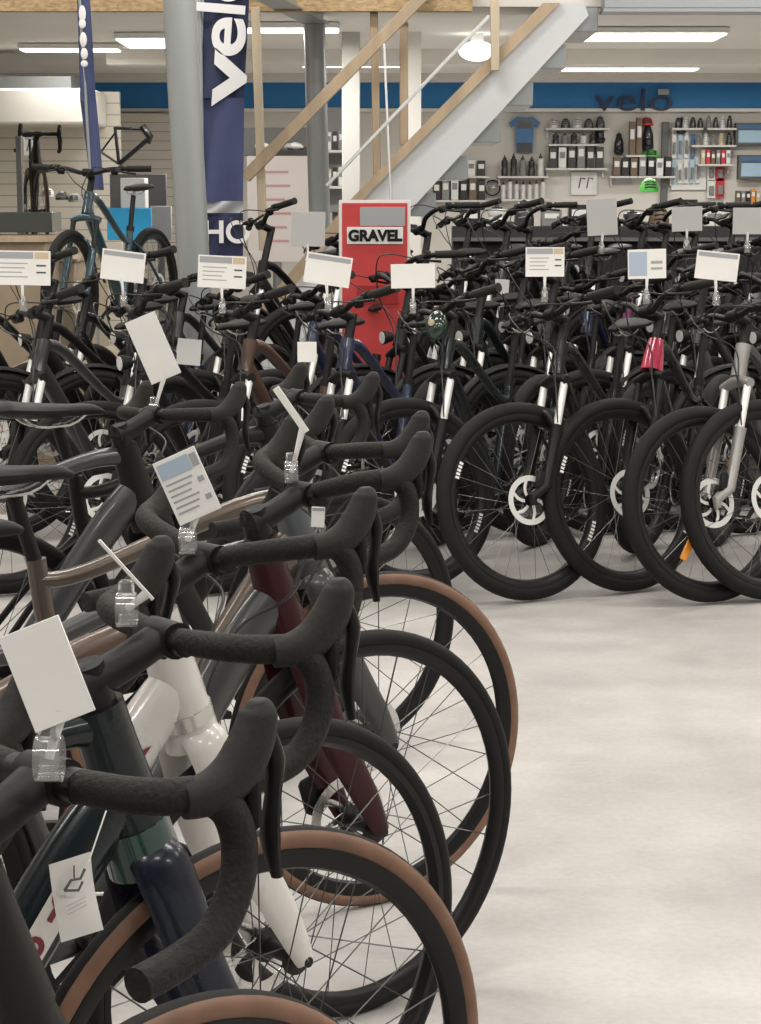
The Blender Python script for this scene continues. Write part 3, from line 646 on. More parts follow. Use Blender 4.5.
struct('floor', MB().box((.5, 9, -.05), (15, 27, .1), fl))
struct('wall_back', MB().box((.5, 22.1, 1.6), (15, .2, 3.2), wallc))
struct('wall_left', MB().box((-6.9, 9, 2.2), (.2, 27, 4.6), wallc))
struct('wall_right', MB().box((7.9, 9, 2.2), (.2, 27, 4.6), wallc))
struct('ceiling', MB().box((.5, 17.6, BT + .07), (15, 9, .14), ceilc).box((.5, 4.3, 4.5), (15, 17.6, .12), ceilc).box((.5, 13.1, 3.6), (15, .1, 1.9), wallc))
struct('trim_1', MB().box((.5, 21.97, (BT + BB_) / 2), (14.6, .06, BT - BB_), bluew).box((.5, 21.95, BB_ - .018), (14.6, .1, .035), ceilc))
struct('trim_2', MB().box((2.5, 17.3, BT - .06), (9.6, .3, .13), ceilc).box((.5, 20.6, BT - .03), (14.6, .5, .06), wallc))
# slat wall left with boxed bulkhead
struct('wall_slatted', MB().box((-2.95, 21.85, 1.2), (1.5, .06, 2.4 if False else at(0, 113, 21.8).z * 2 - 2.4), slat).box((-4.2, 17.6, 1.18), (3.9, .08, 2.36), slat).box((-4.76, 17.2, (at(0, 88, 16.75).z + at(0, 124, 16.75).z) / 2), (4.8, .9, at(0, 88, 16.75).z - at(0, 124, 16.75).z), wallc, bev=.02).box((-4.9, 17.4, at(0, 82, 17.1).z), (4.6, .5, .10), galv))
# mezzanine edge
OB = at(0, 11, 12.95).z
struct('trim_3', MB().box((-1.72, 13.0, OB + .12), (4.6, .1, .24), osb))
struct('trim_4', MB().box((3.2, 13.0, OB + .12), (3.6, .16, .22), galv, bev=.01).box((3.2, 13.0, OB), (3.6, .24, .02), galv))

def column(name, px0, py0, Y, d, lean_px, label):
    p = at(px0, py0, Y); lean = lean_px
    r = empty(name, (p.x + 0, Y, 0)); tag(r, label, 'column', 'round steel columns of the mezzanine')
    H = 2.62 if Y > 12 else 4.4
    b = MB(); top = Vector((-lean * H, 0, H)); b.tube([(0, 0, .012), top], d / 2, galv, 32); b.build('shaft', r)
    b = MB(); b.box((0, 0, .006), (d * 2, d * 2, .012), galv, bev=.003); b.build('base_plate', r)
    return r
c1x = at(191, 260, 9.75)
z0 = c1x.z; sl = .040
column('steel_column', 380.5 + (c1x.x + sl * z0) / 9.75 * F, 195, 9.75, .158, sl, 'thick round grey steel column left of the navy banner')
p2 = at(317, 150, 14); sl2 = .022
column('steel_column', 380.5 + (p2.x + sl2 * p2.z) / 14 * F, 195, 14, .148, sl2, 'slimmer round grey steel column right of the navy banner')
b = MB(); a = Vector((at(316, 12, 14).x, 14, 2.72)); e = Vector((-1.0, 9.85, 2.72)); d = (e - a)
ang = math.atan2(d.y, d.x); b.box((a + e) / 2, (d.length, .10, .17), galv, rot=Matrix.Rotation(ang, 3, 'Z'), bev=.004); b.box((a + e) / 2 + Vector((0, 0, -.09)), (d.length, .18, .012), galv, rot=Matrix.Rotation(ang, 3, 'Z'))
struct('trim_5', b)

# ------------------------------------------------------------ staircase
YS = 13.0
st = empty('staircase', (-.9, YS, 0)); tag(st, 'grey steel staircase with timber handrails climbing to the right', 'staircase'); inv = Vector((.9, -YS, 0))
def L(px, py, Y=YS): return at(px, py, Y) + inv
def poly(pts_px, y0, y1, m, name, parent=st):
    b = MB(); q = [at(px, py, YS) for px, py in pts_px]; b.prism([(v.x + .9, v.z) for v in q], y0, y1, m, smooth=False); return b.build(name, parent)
dx = 1.0
def ext(p, d, k): return (p[0] + d[0] * k, p[1] + d[1] * k)
dn = (-.866 * 1, 1.0)
poly([(558, 4), (584, 4), (588, 16), (415, 205), (250, 400), (215, 400), (363, 197)], -.03, .03, stairm, 'stringer')
q = [(588, 16), (415, 205), (250, 400)]
for k in range(11):
    t_ = k / 10; px = 575 - 325 * t_; py = 10 + 372 * t_
    v = L(px, py); b = MB(); b.box(v + Vector((.055, .5, -.055)), (.19, .94, .15), galv, bev=.004); b.build('tread', st)
b = MB(); q0 = [at(px, py, YS) for px, py in [(558, 4), (588, 10), (415, 205), (250, 400), (215, 400), (363, 197)]]
b.prism([(v.x + .9, v.z) for v in q0], 1.0, 1.05, stairm); b.build('stringer', st)
poly([(542, 4), (559, 4), (372, 190), (215, 385), (196, 385), (353, 197)], -.07, -.03, wood, 'rail_board')
def beam(p0, p1, w, name, m, y=-.05, d=.05):
    b = MB(); a = L(*p0); e = L(*p1); v = e - a; ang = math.atan2(v.z, v.x)
    b.box((a + e) / 2 + Vector((0, y, 0)), (v.length, d, w), m, rot=Matrix.Rotation(-ang, 3, 'Y'), bev=.004); return b.build(name, st)
beam((428, -8), (246, 178), .075, 'handrail', wood, -.1)
beam((374, 12), (377, 175), .05, 'post', wood, .05)
beam((404, 22), (404, 145), .055, 'post', wood, .05)
beam((494, -5), (494, 72), .055, 'post', woodl, -.1)
beam((256, 8), (264, 250), .055, 'post', woodl, -.05)
beam((488, 18), (327, 186), .022, 'brace_cable', stairm, -.12, .02)
beam((384, 45), (391, 205), .014, 'brace_cable', strap, -.12, .014)

whitepost = mat('off_white_post', (.5, .49, .46), .6)
# wide white posts behind the stairs
for px0, px1, lb, Y, m_ in ((342, 360, 'white square post behind the slim column', 15.5, whitepost), (406, 421, 'cream square post behind the timber stair posts', 15.5, ceilc)):
    a = at(px0, 100, Y); e = at(px1, 100, Y); r = tag(MB().box(((a.x + e.x) / 2, Y, 1.38), (e.x - a.x, .14, 2.76), m_, bev=.006).build('square_post'), lb, 'post', 'square posts behind the stairs')

# ------------------------------------------------------------ banners, text
def text(s, size, m, parent, loc, rot, name='lettering', ext_=.002, align='CENTER', sx=1, bold=0):
    c = bpy.data.curves.new(name, 'FONT'); c.body = s; c.size = size; c.extrude = ext_; c.align_x = align; c.align_y = 'CENTER'; c.offset = bold
    t = bpy.data.objects.new('tmp', c); COL.objects.link(t); bpy.context.view_layer.update()
    me = bpy.data.meshes.new_from_object(t.evaluated_get(bpy.context.evaluated_depsgraph_get())); bpy.data.objects.remove(t)
    me.materials.clear(); me.materials.append(m); o = bpy.data.objects.new(name, me); COL.objects.link(o); o.parent = parent; o.location = loc; o.rotation_euler = rot; o.scale = (sx, 1, 1); return o
navyf = mat('navy_fabric', (.025, .032, .085), .7, noise=.15, scale=4)
navyl = mat('lighter_navy_fabric', (.055, .07, .17), .7, noise=.2, scale=5)
greyf = mat('pale_grey_fabric', (.42, .43, .45), .7)
whitef = mat('white_print', (.8, .8, .8), .6)
YB = 12.45
def cloth(name, corners, m, parent, Y=YB, amp=.02, n=24, waves=2.2):
    """corners px: tl,tr,br,bl"""
    tl, tr, br, bl = [at(p[0], p[1], Y) for p in corners]; b = MB(); vs = []
    for i in range(n + 1):
        for j in range(9):
            u, v = j / 8, i / n; p = (tl * (1 - u) + tr * u) * (1 - v) + (bl * (1 - u) + br * u) * v
            vs.append(p + Vector((0, amp * math.sin(u * waves * PI + v * 3), 0)) - parent.location)
    N = len(vs); vs += [v + Vector((0, .004, 0)) for v in vs]; fs = []
    for i in range(n):
        for j in range(8): a = i * 9 + j; fs += [(a, a + 1, a + 10, a + 9), (N + a, N + a + 9, N + a + 10, N + a + 1)]
    for i in range(n):
        for j in (0, 8): a = i * 9 + j; fs.append((a, a + 9, N + a + 9, N + a))
    b.add(vs, fs, m); return b.build(name, parent)
pb = at(222, 255, YB); ban = empty('beach_flag', (pb.x, YB, 0)); tag(ban, 'tall navy banner with sideways white velo lettering between the two columns', 'banner')
cloth('cloth', [(205, -40), (251, -40), (244, 98), (200, 98)], navyf, ban); cloth('lower_cloth', [(200, 98), (244, 98), (243, 201), (203, 201)], navyl, ban)
cloth('grey_band', [(203, 201), (243, 201), (243, 213), (203, 213)], greyf, ban); cloth('hem_cloth', [(203, 213), (243, 213), (243, 256), (204, 256)], navyf, ban)
cloth('side_panel', [(192, -40), (205, -40), (201, 98), (193, 98)], greyf, ban, amp=.005)
for i, (ch, px, py, sz, sxx, rz) in enumerate((('v', 225, 78, .41, 1.75, .06), ('e', 224, 37, .41, 1.25, .06), ('l', 224, 9, .41, 1, .06), ('o', 224, -20, .41, 1.2, .06))):
    v = at(px, py, YB) - ban.location; text(ch, sz, whitef, ban, v + Vector((0, -.03, 0)), (PI / 2, -PI / 2 + .08, 0), bold=.008, sx=sxx)
v = at(227, 233, YB) - ban.location; text('HO', .19, whitef, ban, v + Vector((0, -.03, 0)), (PI / 2, 0, 0), bold=.004)
b = MB(); v = at(200, 0, YB) - ban.location; b.tube([(v.x * .8, 0, .02), (v.x, 0, 1.4), (v.x, 0, 3.2)], .012, galv, 10); b.box((v.x * .8, 0, .01), (.4, .4, .02), blackm); b.build('pole', ban)
# narrow flag on the left
pf = at(97, 190, YB); fl2 = empty('beach_flag', (pf.x, YB, 0)); tag(fl2, 'narrow navy flag seen nearly edge on above the teal bike', 'banner')
cloth('cloth', [(76, -30), (88, -30), (96, 100), (80, 100)], navyl, fl2, amp=.01); cloth('lower_cloth', [(80, 100), (96, 100), (104, 190), (91, 190)], navyl, fl2, amp=.01)
for i, (px, py) in enumerate(((83, 14), (83, 24), (84, 40), (85, 54), (85, 64))):
    v = at(px, py, YB) - fl2.location; b = MB(); b.ball(v + Vector((0, -.03, 0)), (.022, .004, [.05, .03, .045, .035, .02][i]), whitef, 10, 6); b.build('printed_mark', fl2)
b = MB(); v = at(78, 0, YB) - fl2.location; w_ = at(92, 190, YB) - fl2.location; b.tube([(w_.x + .03, 0, .02), (w_.x, 0, 1.4), (v.x, 0, 2.9)], .010, galv, 10); b.box((w_.x + .03, 0, .01), (.4, .4, .02), blackm); b.build('pole', fl2)

# red poster
redp = mat('red_print', (.55, .05, .05), .55, noise=.12, scale=6); redd = mat('deep_red_print', (.36, .02, .02), .6, noise=.25, scale=18)
YR = 9.3
pr = at(375, 330, YR); po = empty('poster_stand', (pr.x, YR, 0)); tag(po, 'tall red poster board with white border reading GRAVEL', 'poster')
def rp(px0, py0, px1, py1, m, name, y, th=.008):
    a = at(px0, py0, YR); e = at(px1, py1, YR); return MB().box(((a.x + e.x) / 2 - pr.x, y, (a.z + e.z) / 2), (abs(e.x - a.x), th, abs(a.z - e.z)), m, bev=.001).build(name, po)
rp(339, 200, 410, 420, strap, 'board', 0, .02); rp(342, 203, 407, 418, redp, 'red_sheet', -.012, .006); rp(360, 207, 405, 226, cardgrey, 'grey_patch', -.017, .004); rp(347, 227, 403, 244, strap, 'text_plate', -.02, .004)
rp(357, 285, 398, 304, redd, 'mottled_patch', -.017, .004)
v = at(375, 236, YR); text('GRAVEL', .068, blackp, po, (v.x - pr.x, -.024, v.z), (PI / 2, 0, 0), bold=.0035, sx=1.0)
b = MB(); b.box((0, .12, .02), (.4, .3, .03), blackm); b.tube([(0, .03, .03), (0, .02, .6)], .015, blackm); b.build('foot', po)

# wall sign
inkb = mat('dark_sign_letters', (.015, .03, .07), .5)
sg = empty('wall_sign', (2.75, 21.9, BB_)); tag(sg, 'dark velo lettering fixed on the blue wall band', 'sign')
v = at(634, 101, 21.9); text('velo', .34, inkb, sg, (v.x - 2.75, -.02, v.z - BB_), (PI / 2, 0, 0), bold=.0, sx=1.5, ext_=.01)
v = at(663, 92, 21.9); MB().box((v.x - 2.75, -.03, v.z - BB_), (.12, .01, .06), galv).build('small_plate', sg)

# ------------------------------------------------------------ lamps
def lamp(px0, px1, py, Y, z, dpt, label, name='ceiling_light', power=0):
    a = at(px0, py, Y); e = at(px1, py, Y); w = e.x - a.x; r = empty(name, ((a.x + e.x) / 2, Y, z)); tag(r, label, 'ceiling light', 'strip lights under the ceiling')
    MB().box((0, 0, .02), (w, dpt, .04), lampw, bev=.005).build('housing', r); MB().box((0, 0, -.006), (w * .97, dpt * .85, .014), lampm, bev=.004).build('diffuser', r)
    if power:
        l = bpy.data.lights.new('tube_glow', 'AREA'); l.shape = 'RECTANGLE'; l.size = w; l.size_y = dpt; l.energy = power; l.color = (1, .965, .91); o = bpy.data.objects.new('tube_glow', l); COL.objects.link(o); o.parent = r; o.location = (0, 0, -.03)
    return r
lamp(585, 722, 30, 15.3, BT - .045, .75, 'long bright strip light at upper right above the stair top', power=85)
lamp(222, 340, 24, 14.7, BT - .045, .35, 'long bright strip light crossing behind the navy banner', power=60)
lamp(122, 172, 38, 15.9, BT - .045, 1.0, 'bright light panel at upper left beside the thick column', power=25)
lamp(706, 775, 80, 20.5, BT - .045, .22, 'short strip light near the back wall at the right edge', power=30)
lamp(300, 420, 30, 18.5, BT - .045, .3, 'strip light deep behind the stairs', power=85)
lamp(560, 700, 30, 19.0, BT - .045, .3, 'strip light deep above the accessory wall', power=85)
lamp(20, 120, 30, 16.6, BT - .045, .3, 'strip light over the slatted wall', power=14)
r = empty('round_lamp', Vector((at(477, 43, 15.6).x, 15.6, BT - .13))); tag(r, 'round white ceiling lamp behind the timber rails', 'ceiling light'); MB().ball((0, 0, 0), (.14, .14, .075), lampm, 20, 10).build('globe', r); MB().cyl((0, 0, .05), (0, 0, .128), .05, lampw).build('fitting', r)
for iy, y in enumerate((-.5, 2.6, 5.7, 8.8, 11.6)):
    for ix, x in enumerate((-4.0, -.6, 2.6, 5.6)):
        r = empty('ceiling_light', (x, y, 4.35)); tag(r, 'long strip light on the high front ceiling', 'ceiling light', 'strip lights of the high front ceiling')
        MB().box((0, 0, .03), (1.6, .3, .06), lampw, bev=.005).build('housing', r); MB().box((0, 0, -.01), (1.55, .26, .02), lampm).build('diffuser', r)
        l = bpy.data.lights.new('tube_glow', 'AREA'); l.shape = 'RECTANGLE'; l.size = 1.55; l.size_y = .3; l.energy = 75; l.color = (1, .965, .92); o = bpy.data.objects.new('tube_glow', l); COL.objects.link(o); o.parent = r; o.location = (0, 0, -.03)
# ------------------------------------------------------------ accessory wall
helm_b = mat('helmet_black', (.02, .02, .022), .35, coat=.3); helm_w = mat('helmet_white', (.62, .62, .60), .35, coat=.3); limeg = mat('lime_shell', (.12, .62, .10), .4)
redbox = mat('red_pack', (.55, .03, .04), .5); bluebox = mat('blue_pack', (.05, .16, .34), .5); palebl = mat('pale_blue_pack', (.38, .55, .68), .5); brownb = mat('brown_pack', (.16, .11, .07), .6)
shelfm = mat('white_shelf', (.62, .61, .58), .5); greybox = mat('grey_pack', (.22, .22, .22), .6); whitep = mat('white_pack', (.72, .72, .70), .5)
ORD = ['first', 'second', 'third', 'fourth', 'fifth', 'sixth', 'seventh', 'eighth', 'ninth', 'tenth', 'eleventh', 'twelfth']
CN = {id(helm_b): 'black', id(helm_w): 'white', id(limeg): 'lime green', id(redbox): 'red', id(bluebox): 'blue', id(palebl): 'pale blue', id(brownb): 'brown', id(greybox): 'grey', id(whitep): 'white', id(orange): 'orange', id(cardtan): 'tan'}
def item(kind, p, w, h, m):
    """one small ware whose bottom centre stands at p"""
    if kind == 'helmet':
        r = empty('helmet', p); b = MB(); n = 8
        b.rev([(w * .5, 0), (w * .5, h * .25), (w * .42, h * .65), (w * .25, h * .92), (0, h), (0, h * .9), (w * .22, h * .82), (w * .38, h * .58), (w * .45, h * .2), (w * .45, 0)], (0, 0, 0), m, 16, axis='z', closed=False); b.build('shell', r)
        v = MB()
        for k in range(3): v.tube([(-w * .3, -w * .42, h * (.3 + .2 * k)), (0, -w * (.5 - .08 * k), h * (.34 + .2 * k)), (w * .3, -w * .42, h * (.3 + .2 * k))], w * .04, helm_b if m is not helm_b else greybox, 5)
        v.build('vent', r); return r
    if kind == 'bottle':
        r = empty('bottle', p); MB().rev([(0, 0), (w * .46, 0), (w * .46, h * .3), (w * .38, h * .42), (w * .46, h * .55), (w * .44, h * .75), (w * .25, h * .8), (0, h * .8)], (0, 0, 0), m, 14, axis='z', closed=False).build('body', r)
        MB().rev([(0, h * .8), (w * .26, h * .8), (w * .26, h * .88), (w * .12, h * .9), (w * .1, h), (0, h)], (0, 0, 0), helm_b, 12, axis='z', closed=False).build('cap', r); return r
    if kind == 'carton':
        r = empty('carton', p); MB().box((0, 0, h / 2), (w, .09, h), m, bev=.003).build('box', r); MB().box((0, -.047, h * .62), (w * .7, .002, h * .3), whitep if m is not whitep else greybox).build('printed_front', r); return r
    if kind == 'blister_pack':
        r = empty('blister_pack', p); MB().box((0, 0, h / 2), (w, .008, h), m, bev=.002).build('card_back', r); MB().box((0, -.018, h * .42), (w * .6, .03, h * .5), greybox, bev=.006).build('product', r); MB().cyl((0, 0, h * .92), (0, .05, h * .94), .003, steel, 6).build('hook', r); return r
    if kind == 'backpack':
        r = empty('backpack', p); b = MB(); b.tube([(0, 0, 0), (0, 0, h * .12), (0, 0, h * .6), (0, 0, h * .88), (0, 0, h * .97)], [(w * .35, w * .3), (w * .5, w * .4), (w * .44, w * .34), (w * .25, w * .2), (w * .08, w * .06)], m, 14); b.build('bag', r)
        MB().box((0, -w * .38, h * .3), (w * .55, .04, h * .28), m, bev=.015).build('pocket', r); MB().tube([(-.03, 0, h * .92), (0, 0, h * 1.03), (.03, 0, h * .92)], .008, m, 6).build('loop', r); return r
    if kind == 'wheel':
        r = empty('spare_wheel', p); MB().rev([(w * .5, -.02), (w * .5, .02), (w * .42, .015), (w * .42, -.015)], (0, 0, w / 2), rubber, 32).build('tyre', r)
        b = MB()
        for k in range(12): a = k * PI / 6; b.tube([(0, 0, w / 2), (w * .43 * math.cos(a), 0, w / 2 + w * .43 * math.sin(a))], .003, steel, 4)
        b.build('spokes', r); return r
def ware_row(px0, px1, py, Y, kind, n, ph, cols, where, group, shelf=True, hang=False, wf=.8):
    a = at(px0, py, Y); e = at(px1, py, Y); s = Y / F; W = e.x - a.x
    if shelf:
        r = empty('wall_shelf', ((a.x + e.x) / 2, Y + .06, a.z - .012)); tag(r, 'white wall shelf, ' + where, 'shelf', 'shelves of the accessory wall')
        MB().box((0, 0, 0), (W + .06, .24, .022), shelfm, bev=.003).build('board', r)
        for sx in (-1, 1): MB().box((sx * (W / 2), .07, -.05), (.02, .08, .08), shelfm).build('bracket', r)
    for k in range(n):
        x = a.x + W * (k + .5) / n; w = W / n * wf; h = ph * 1.3 * s * (1 + .12 * rnd.uniform(-1, 1)); m = cols[k % len(cols)]
        r = item(kind, (x, Y + (.0 if not hang else .10), a.z), w, h, m)
        nm = kind.replace('_', ' ')
        tag(r, f'{CN.get(id(m), "dark")} {nm}, {ORD[k]} from left {where}', nm, group)
YW = 21.83
ware_row(548, 606, 128, YW, 'helmet', 5, 8, [helm_w, helm_b, helm_w, helm_b, helm_b], 'on the upper left accessory shelf', 'helmets on the upper left shelf')
ware_row(551, 597, 144, YW, 'bottle', 5, 9, [helm_b, greybox, helm_b, helm_w, helm_b], 'on the second left accessory shelf', 'wares on the second left shelf')
ware_row(548, 604, 168, YW, 'carton', 6, 17, [helm_b, whitep, helm_b, greybox, helm_b, helm_b], 'on the third left accessory shelf', 'wares on the third left shelf')
ware_row(500, 545, 176, YW, 'bottle', 5, 15, [helm_b, helm_b, greybox, helm_b, helm_w], 'on the shelf right of the stairs', 'wares on the shelf right of the stairs')
ware_row(500, 546, 199, YW, 'bottle', 7, 15, [helm_w], 'on the low shelf right of the stairs', 'white bottles on the low shelf')
ware_row(432, 486, 200, YW, 'carton', 6, 16, [helm_b, greybox, whitep, helm_b, brownb, helm_b], 'on the low shelf behind the stair foot', 'wares behind the stair foot')
ware_row(436, 486, 176, YW, 'carton', 5, 12, [greybox, helm_b, helm_b, whitep, helm_b], 'on the upper shelf behind the stair foot', 'wares above the stair foot')
ware_row(612, 672, 176, YW, 'carton', 7, 14, [brownb, helm_b, brownb, greybox, helm_b, whitep, helm_b], 'on the middle shelf below the backpacks', 'wares on the middle shelf')
ware_row(674, 704, 128, YW, 'helmet', 4, 8, [helm_b, helm_w, helm_b, helm_b], 'on the top shelf left of the red packs', 'helmets on the top shelf')
ware_row(705, 733, 128, YW, 'helmet', 4, 9, [greybox, helm_b, helm_w, helm_b], 'on the top shelf above the red packs', 'helmets above the red packs')
ware_row(694, 733, 145, YW, 'helmet', 5, 9, [greybox, helm_w, greybox, cardtan, helm_b], 'on the second shelf above the red packs', 'helmets on the second shelf')
ware_row(700, 730, 164, YW, 'carton', 6, 10, [cardtan, redbox, brownb, greybox, redbox, whitep], 'on the third shelf above the red packs', 'wares above the red packs')
ware_row(672, 697, 158, YW, 'blister_pack', 4, 18, [whitep, palebl, whitep, bluebox], 'in the upper pack row of the white rack', 'packs on the white rack', shelf=False, hang=True, wf=.7)
ware_row(672, 702, 183, YW, 'blister_pack', 5, 17, [palebl, whitep, whitep, palebl, whitep], 'in the lower pack row of the white rack', 'lower packs on the white rack', shelf=False, hang=True, wf=.7)
ware_row(708, 726, 181, YW, 'blister_pack', 2, 14, [whitep, redbox], 'in the upper pair of red and white packs', 'red and white packs', shelf=False, hang=True, wf=.9)
ware_row(708, 726, 198, YW, 'blister_pack', 2, 14, [whitep, redbox], 'in the lower pair of red and white packs', 'red and white packs', shelf=False, hang=True, wf=.9)
ware_row(628, 642, 155, YW, 'carton', 2, 28, [brownb], 'beside the pear shaped bag', 'tall brown cartons', shelf=True)
ware_row(735, 760, 203, YW, 'carton', 5, 10, [brownb, greybox, helm_b, orange, cardtan], 'on the lowest right accessory shelf', 'wares low at the right edge')
def single(kind, px, py, w, h, m, label, cat_, Y=YW):
    s = Y / F; r = item(kind, at(px, py, Y) + Vector((0, .12, 0)), w * s, h * s, m); tag(r, label, cat_)
single('backpack', 601, 143, 11, 26, helm_b, 'black backpack hanging right of the upper left shelf', 'bag')
single('backpack', 620, 154, 10, 20, helm_b, 'dark pear shaped bag hanging left of the brown cartons', 'bag')
single('backpack', 683, 134, 10, 16, helm_b, 'black bag hanging between the two top helmet shelves', 'bag')
single('backpack', 649, 150, 12, 26, helm_b, 'black bag hanging above the lime green helmets', 'bag')
single('helmet', 648, 125, 13, 8, redbox, 'red helmet on top of the black bag column', 'helmet')
single('helmet', 652, 157, 16, 8, limeg, 'smaller lime green helmet, upper of the two', 'helmet')
single('helmet', 651, 192, 19, 14, limeg, 'larger lime green helmet, lower of the two', 'helmet', 18)
single('backpack', 651, 178, 14, 22, helm_b, 'black bag hanging between the two lime green helmets', 'bag')
single('wheel', 493, 196, 16, 24, helm_b, 'small spare wheel leaning at the shelf right of the stairs', 'wheel')
# blue jersey
a = at(525, 152, YW); r = empty('cycling_jersey', (a.x, YW + .1, a.z)); tag(r, 'dark blue cycling jersey hanging right of the stairs', 'jersey')
MB().prism([(-.09, 0), (.09, 0), (.1, .3), (.14, .26), (.17, .31), (.08, .38), (.03, .37), (-.03, .37), (-.08, .38), (-.17, .31), (-.14, .26), (-.1, .3)], -.02, .02, bluebox).build('shirt', r)
MB().box((0, -.022, .30), (.16, .004, .1), helm_b).build('dark_yoke', r)
MB().box((0, -.022, .05), (.16, .004, .1), helm_b).build('dark_hem', r)
# wall racks and posters
def panel(px0, py0, px1, py1, Y, m, name, label, cat_, th=.03, inner=None, leg=False):
    a = at(px0, py0, Y); e = at(px1, py1, Y); c = (a + e) / 2; r = empty(name, (c.x, Y, min(a.z, e.z))); tag(r, label, cat_); h = abs(a.z - e.z); w = abs(e.x - a.x)
    MB().box((0, 0, h / 2), (w, th, h), m, bev=.004).build('panel', r)
    if inner: inner(r, w, h, th)
    if leg: q = MB(); zb = min(a.z, e.z); q.box((0, 0, -zb / 2), (.05, .05, zb), darkg); q.box((0, 0, -zb + .01), (.3, .25, .02), darkg); q.build('stand_post', r)
    return r
def rack_in(r, w, h, th):
    MB().box((0, -th / 2 - .004, h * .38), (w * .9, .006, h * .55), palebl).build('pale_display', r); MB().box((0, -th / 2 - .004, h * .82), (w * .9, .006, h * .16), bluebox).build('blue_header', r)
    MB().box((.1, -th / 2 - .01, h / 2), (.03, .02, h), darkg).build('divider', r)
panel(735, 123, 790, 145, 21.93, darkg, 'display_case', 'upper dark framed case with blue header at the right edge', 'display case', .12, rack_in)
panel(738, 155, 790, 179, 21.93, darkg, 'display_case', 'lower dark framed case with blue header at the right edge', 'display case', .12, rack_in)
panel(662, 122, 667, 206, 21.95, darkg, 'rack_upright', 'black rack upright right of the lime green helmets', 'rack', .05)
def print_in(r, w, h, th):
    for k in (-.2, .1): MB().tube([(k * w, -th / 2 - .002, h * .3), (k * w + .02, -th / 2 - .002, h * .75), (k * w + .07, -th / 2 - .002, h * .7)], .008, darkg, 5).build('printed_figure', r)
panel(571, 172, 597, 195, 21.975, whitep, 'poster', 'white poster with two dark curved figures below the left shelves', 'poster', .02, print_in)
panel(612, 171, 632, 184, 21.975, greyf, 'poster', 'pale grey board below the pear shaped bag', 'poster', .02)
panel(672, 128, 706, 190, 21.975, whitep, 'pack_rack', 'white rack backing the hanging packs', 'rack', .02)
# pink notice board and dark shelf between the columns
def notes(r, w, h, th):
    for k in range(6): MB().box((-.05 + .03 * (k % 2), -th / 2 - .001, h * (.85 - k * .13)), (w * (.55 - .06 * (k % 3)), .002, .02), mat('pink_ink', (.35, .2, .2), .6)).build('written_line', r)
panel(247, 156, 309, 262, 16.5, mat('pinkish_board', (.46, .42, .40), .7), 'notice_board', 'pinkish board with faint handwritten lines between the columns', 'notice board', .03, notes, leg=True)
panel(240, 128, 310, 156, 17.0, darkg, 'wall_cabinet', 'dark shelf unit with shoes above the pinkish board', 'cabinet', .2, leg=True)
for k in range(5):
    a = at(262 + k * 11, 150, 16.8); r = empty('shoe', a); tag(r, f'{["white", "brown", "grey", "white", "brown"][k]} shoe, {ORD[k]} from the left in the dark unit above the pinkish board', 'shoe', 'shoes above the pinkish board'); m_ = [whitep, brownb, greyf, whitep, brownb][k]
    MB().tube([(-.05, 0, .03), (0, -.01, .035), (.05, -.02, .03), (.07, -.02, .02)], [(.02, .03), (.03, .03), (.02, .03), (.01, .02)], m_, 10).build('upper', r); MB().box((.01, -.01, .006), (.14, .06, .012), darkg, bev=.004).build('sole', r)
panel(325, 108, 345, 212, 17.2, greybox, 'wall_cabinet', 'grey glass fronted cabinet behind the slim column', 'cabinet', .2, leg=True)
ware_row(326, 344, 150, 16.9, 'carton', 3, 14, [whitep, helm_b, greybox], 'on the upper shelf behind the slim column', 'wares behind the slim column')
ware_row(326, 344, 186, 16.9, 'carton', 3, 14, [cardtan, helm_b, whitep], 'on the lower shelf behind the slim column', 'wares behind the slim column')
# left corner
panel(107, 208, 152, 240, 14.0, mat('cyan_panel', (.015, .32, .62), .5), 'sign_panel', 'bright cyan panel behind the teal bike', 'panel', .04, leg=True)
panel(110, 174, 167, 209, 14.6, darkg, 'screen_panel', 'black panel above the cyan panel', 'panel', .05, leg=True)
panel(122, 178, 147, 208, 14.2, whitep, 'carton', 'white box with dark print beside the black panel', 'box', .2, leg=True)
panel(150, 206, 172, 240, 14.5, greyf, 'board', 'plain grey board left of the thick column', 'board', .03, leg=True)
panel(16, 136, 24, 226, 15.0, darkg, 'rack_upright', 'black upright post at the far left', 'rack', .06, leg=True)
panel(23, 136, 36, 156, 16.6, whitep, 'poster', 'small white poster with dark figure on the slatted wall', 'poster', .02, lambda r, w, h, th: MB().tube([(-.02, -th / 2, h * .25), (.0, -th / 2, h * .75), (.02, -th / 2, h * .3)], .006, darkg, 5).build('printed_figure', r))
def case_in(r, w, h, th):
    MB().box((0, 0, h + .02), (w + .05, th + .1, .04), wood).build('worktop', r)
cnt = panel(-120, 241, 57, 470, 13.6, plinth, 'shop_counter', 'tan wooden counter at the far left', 'counter', .6, case_in)
r = panel(-40, 212, 57, 232, 13.7, mat('dark_glass', (.06, .065, .06), .12, coat=.5), 'glass_case', 'low glass case standing on the tan counter', 'display case', .4)
for k, (px, py, h_) in enumerate(((48, 197, 14), (62, 200, 16), (75, 202, 13))):
    s = 16.2 / F; tag(item('helmet', at(px, py, 16.2), 13 * s, 9 * s, [helm_w, helm_b, greybox][k]), f'{["white", "black", "grey"][k]} helmet on the slatted wall behind the teal bike', 'helmet', 'helmets on the slatted wall')
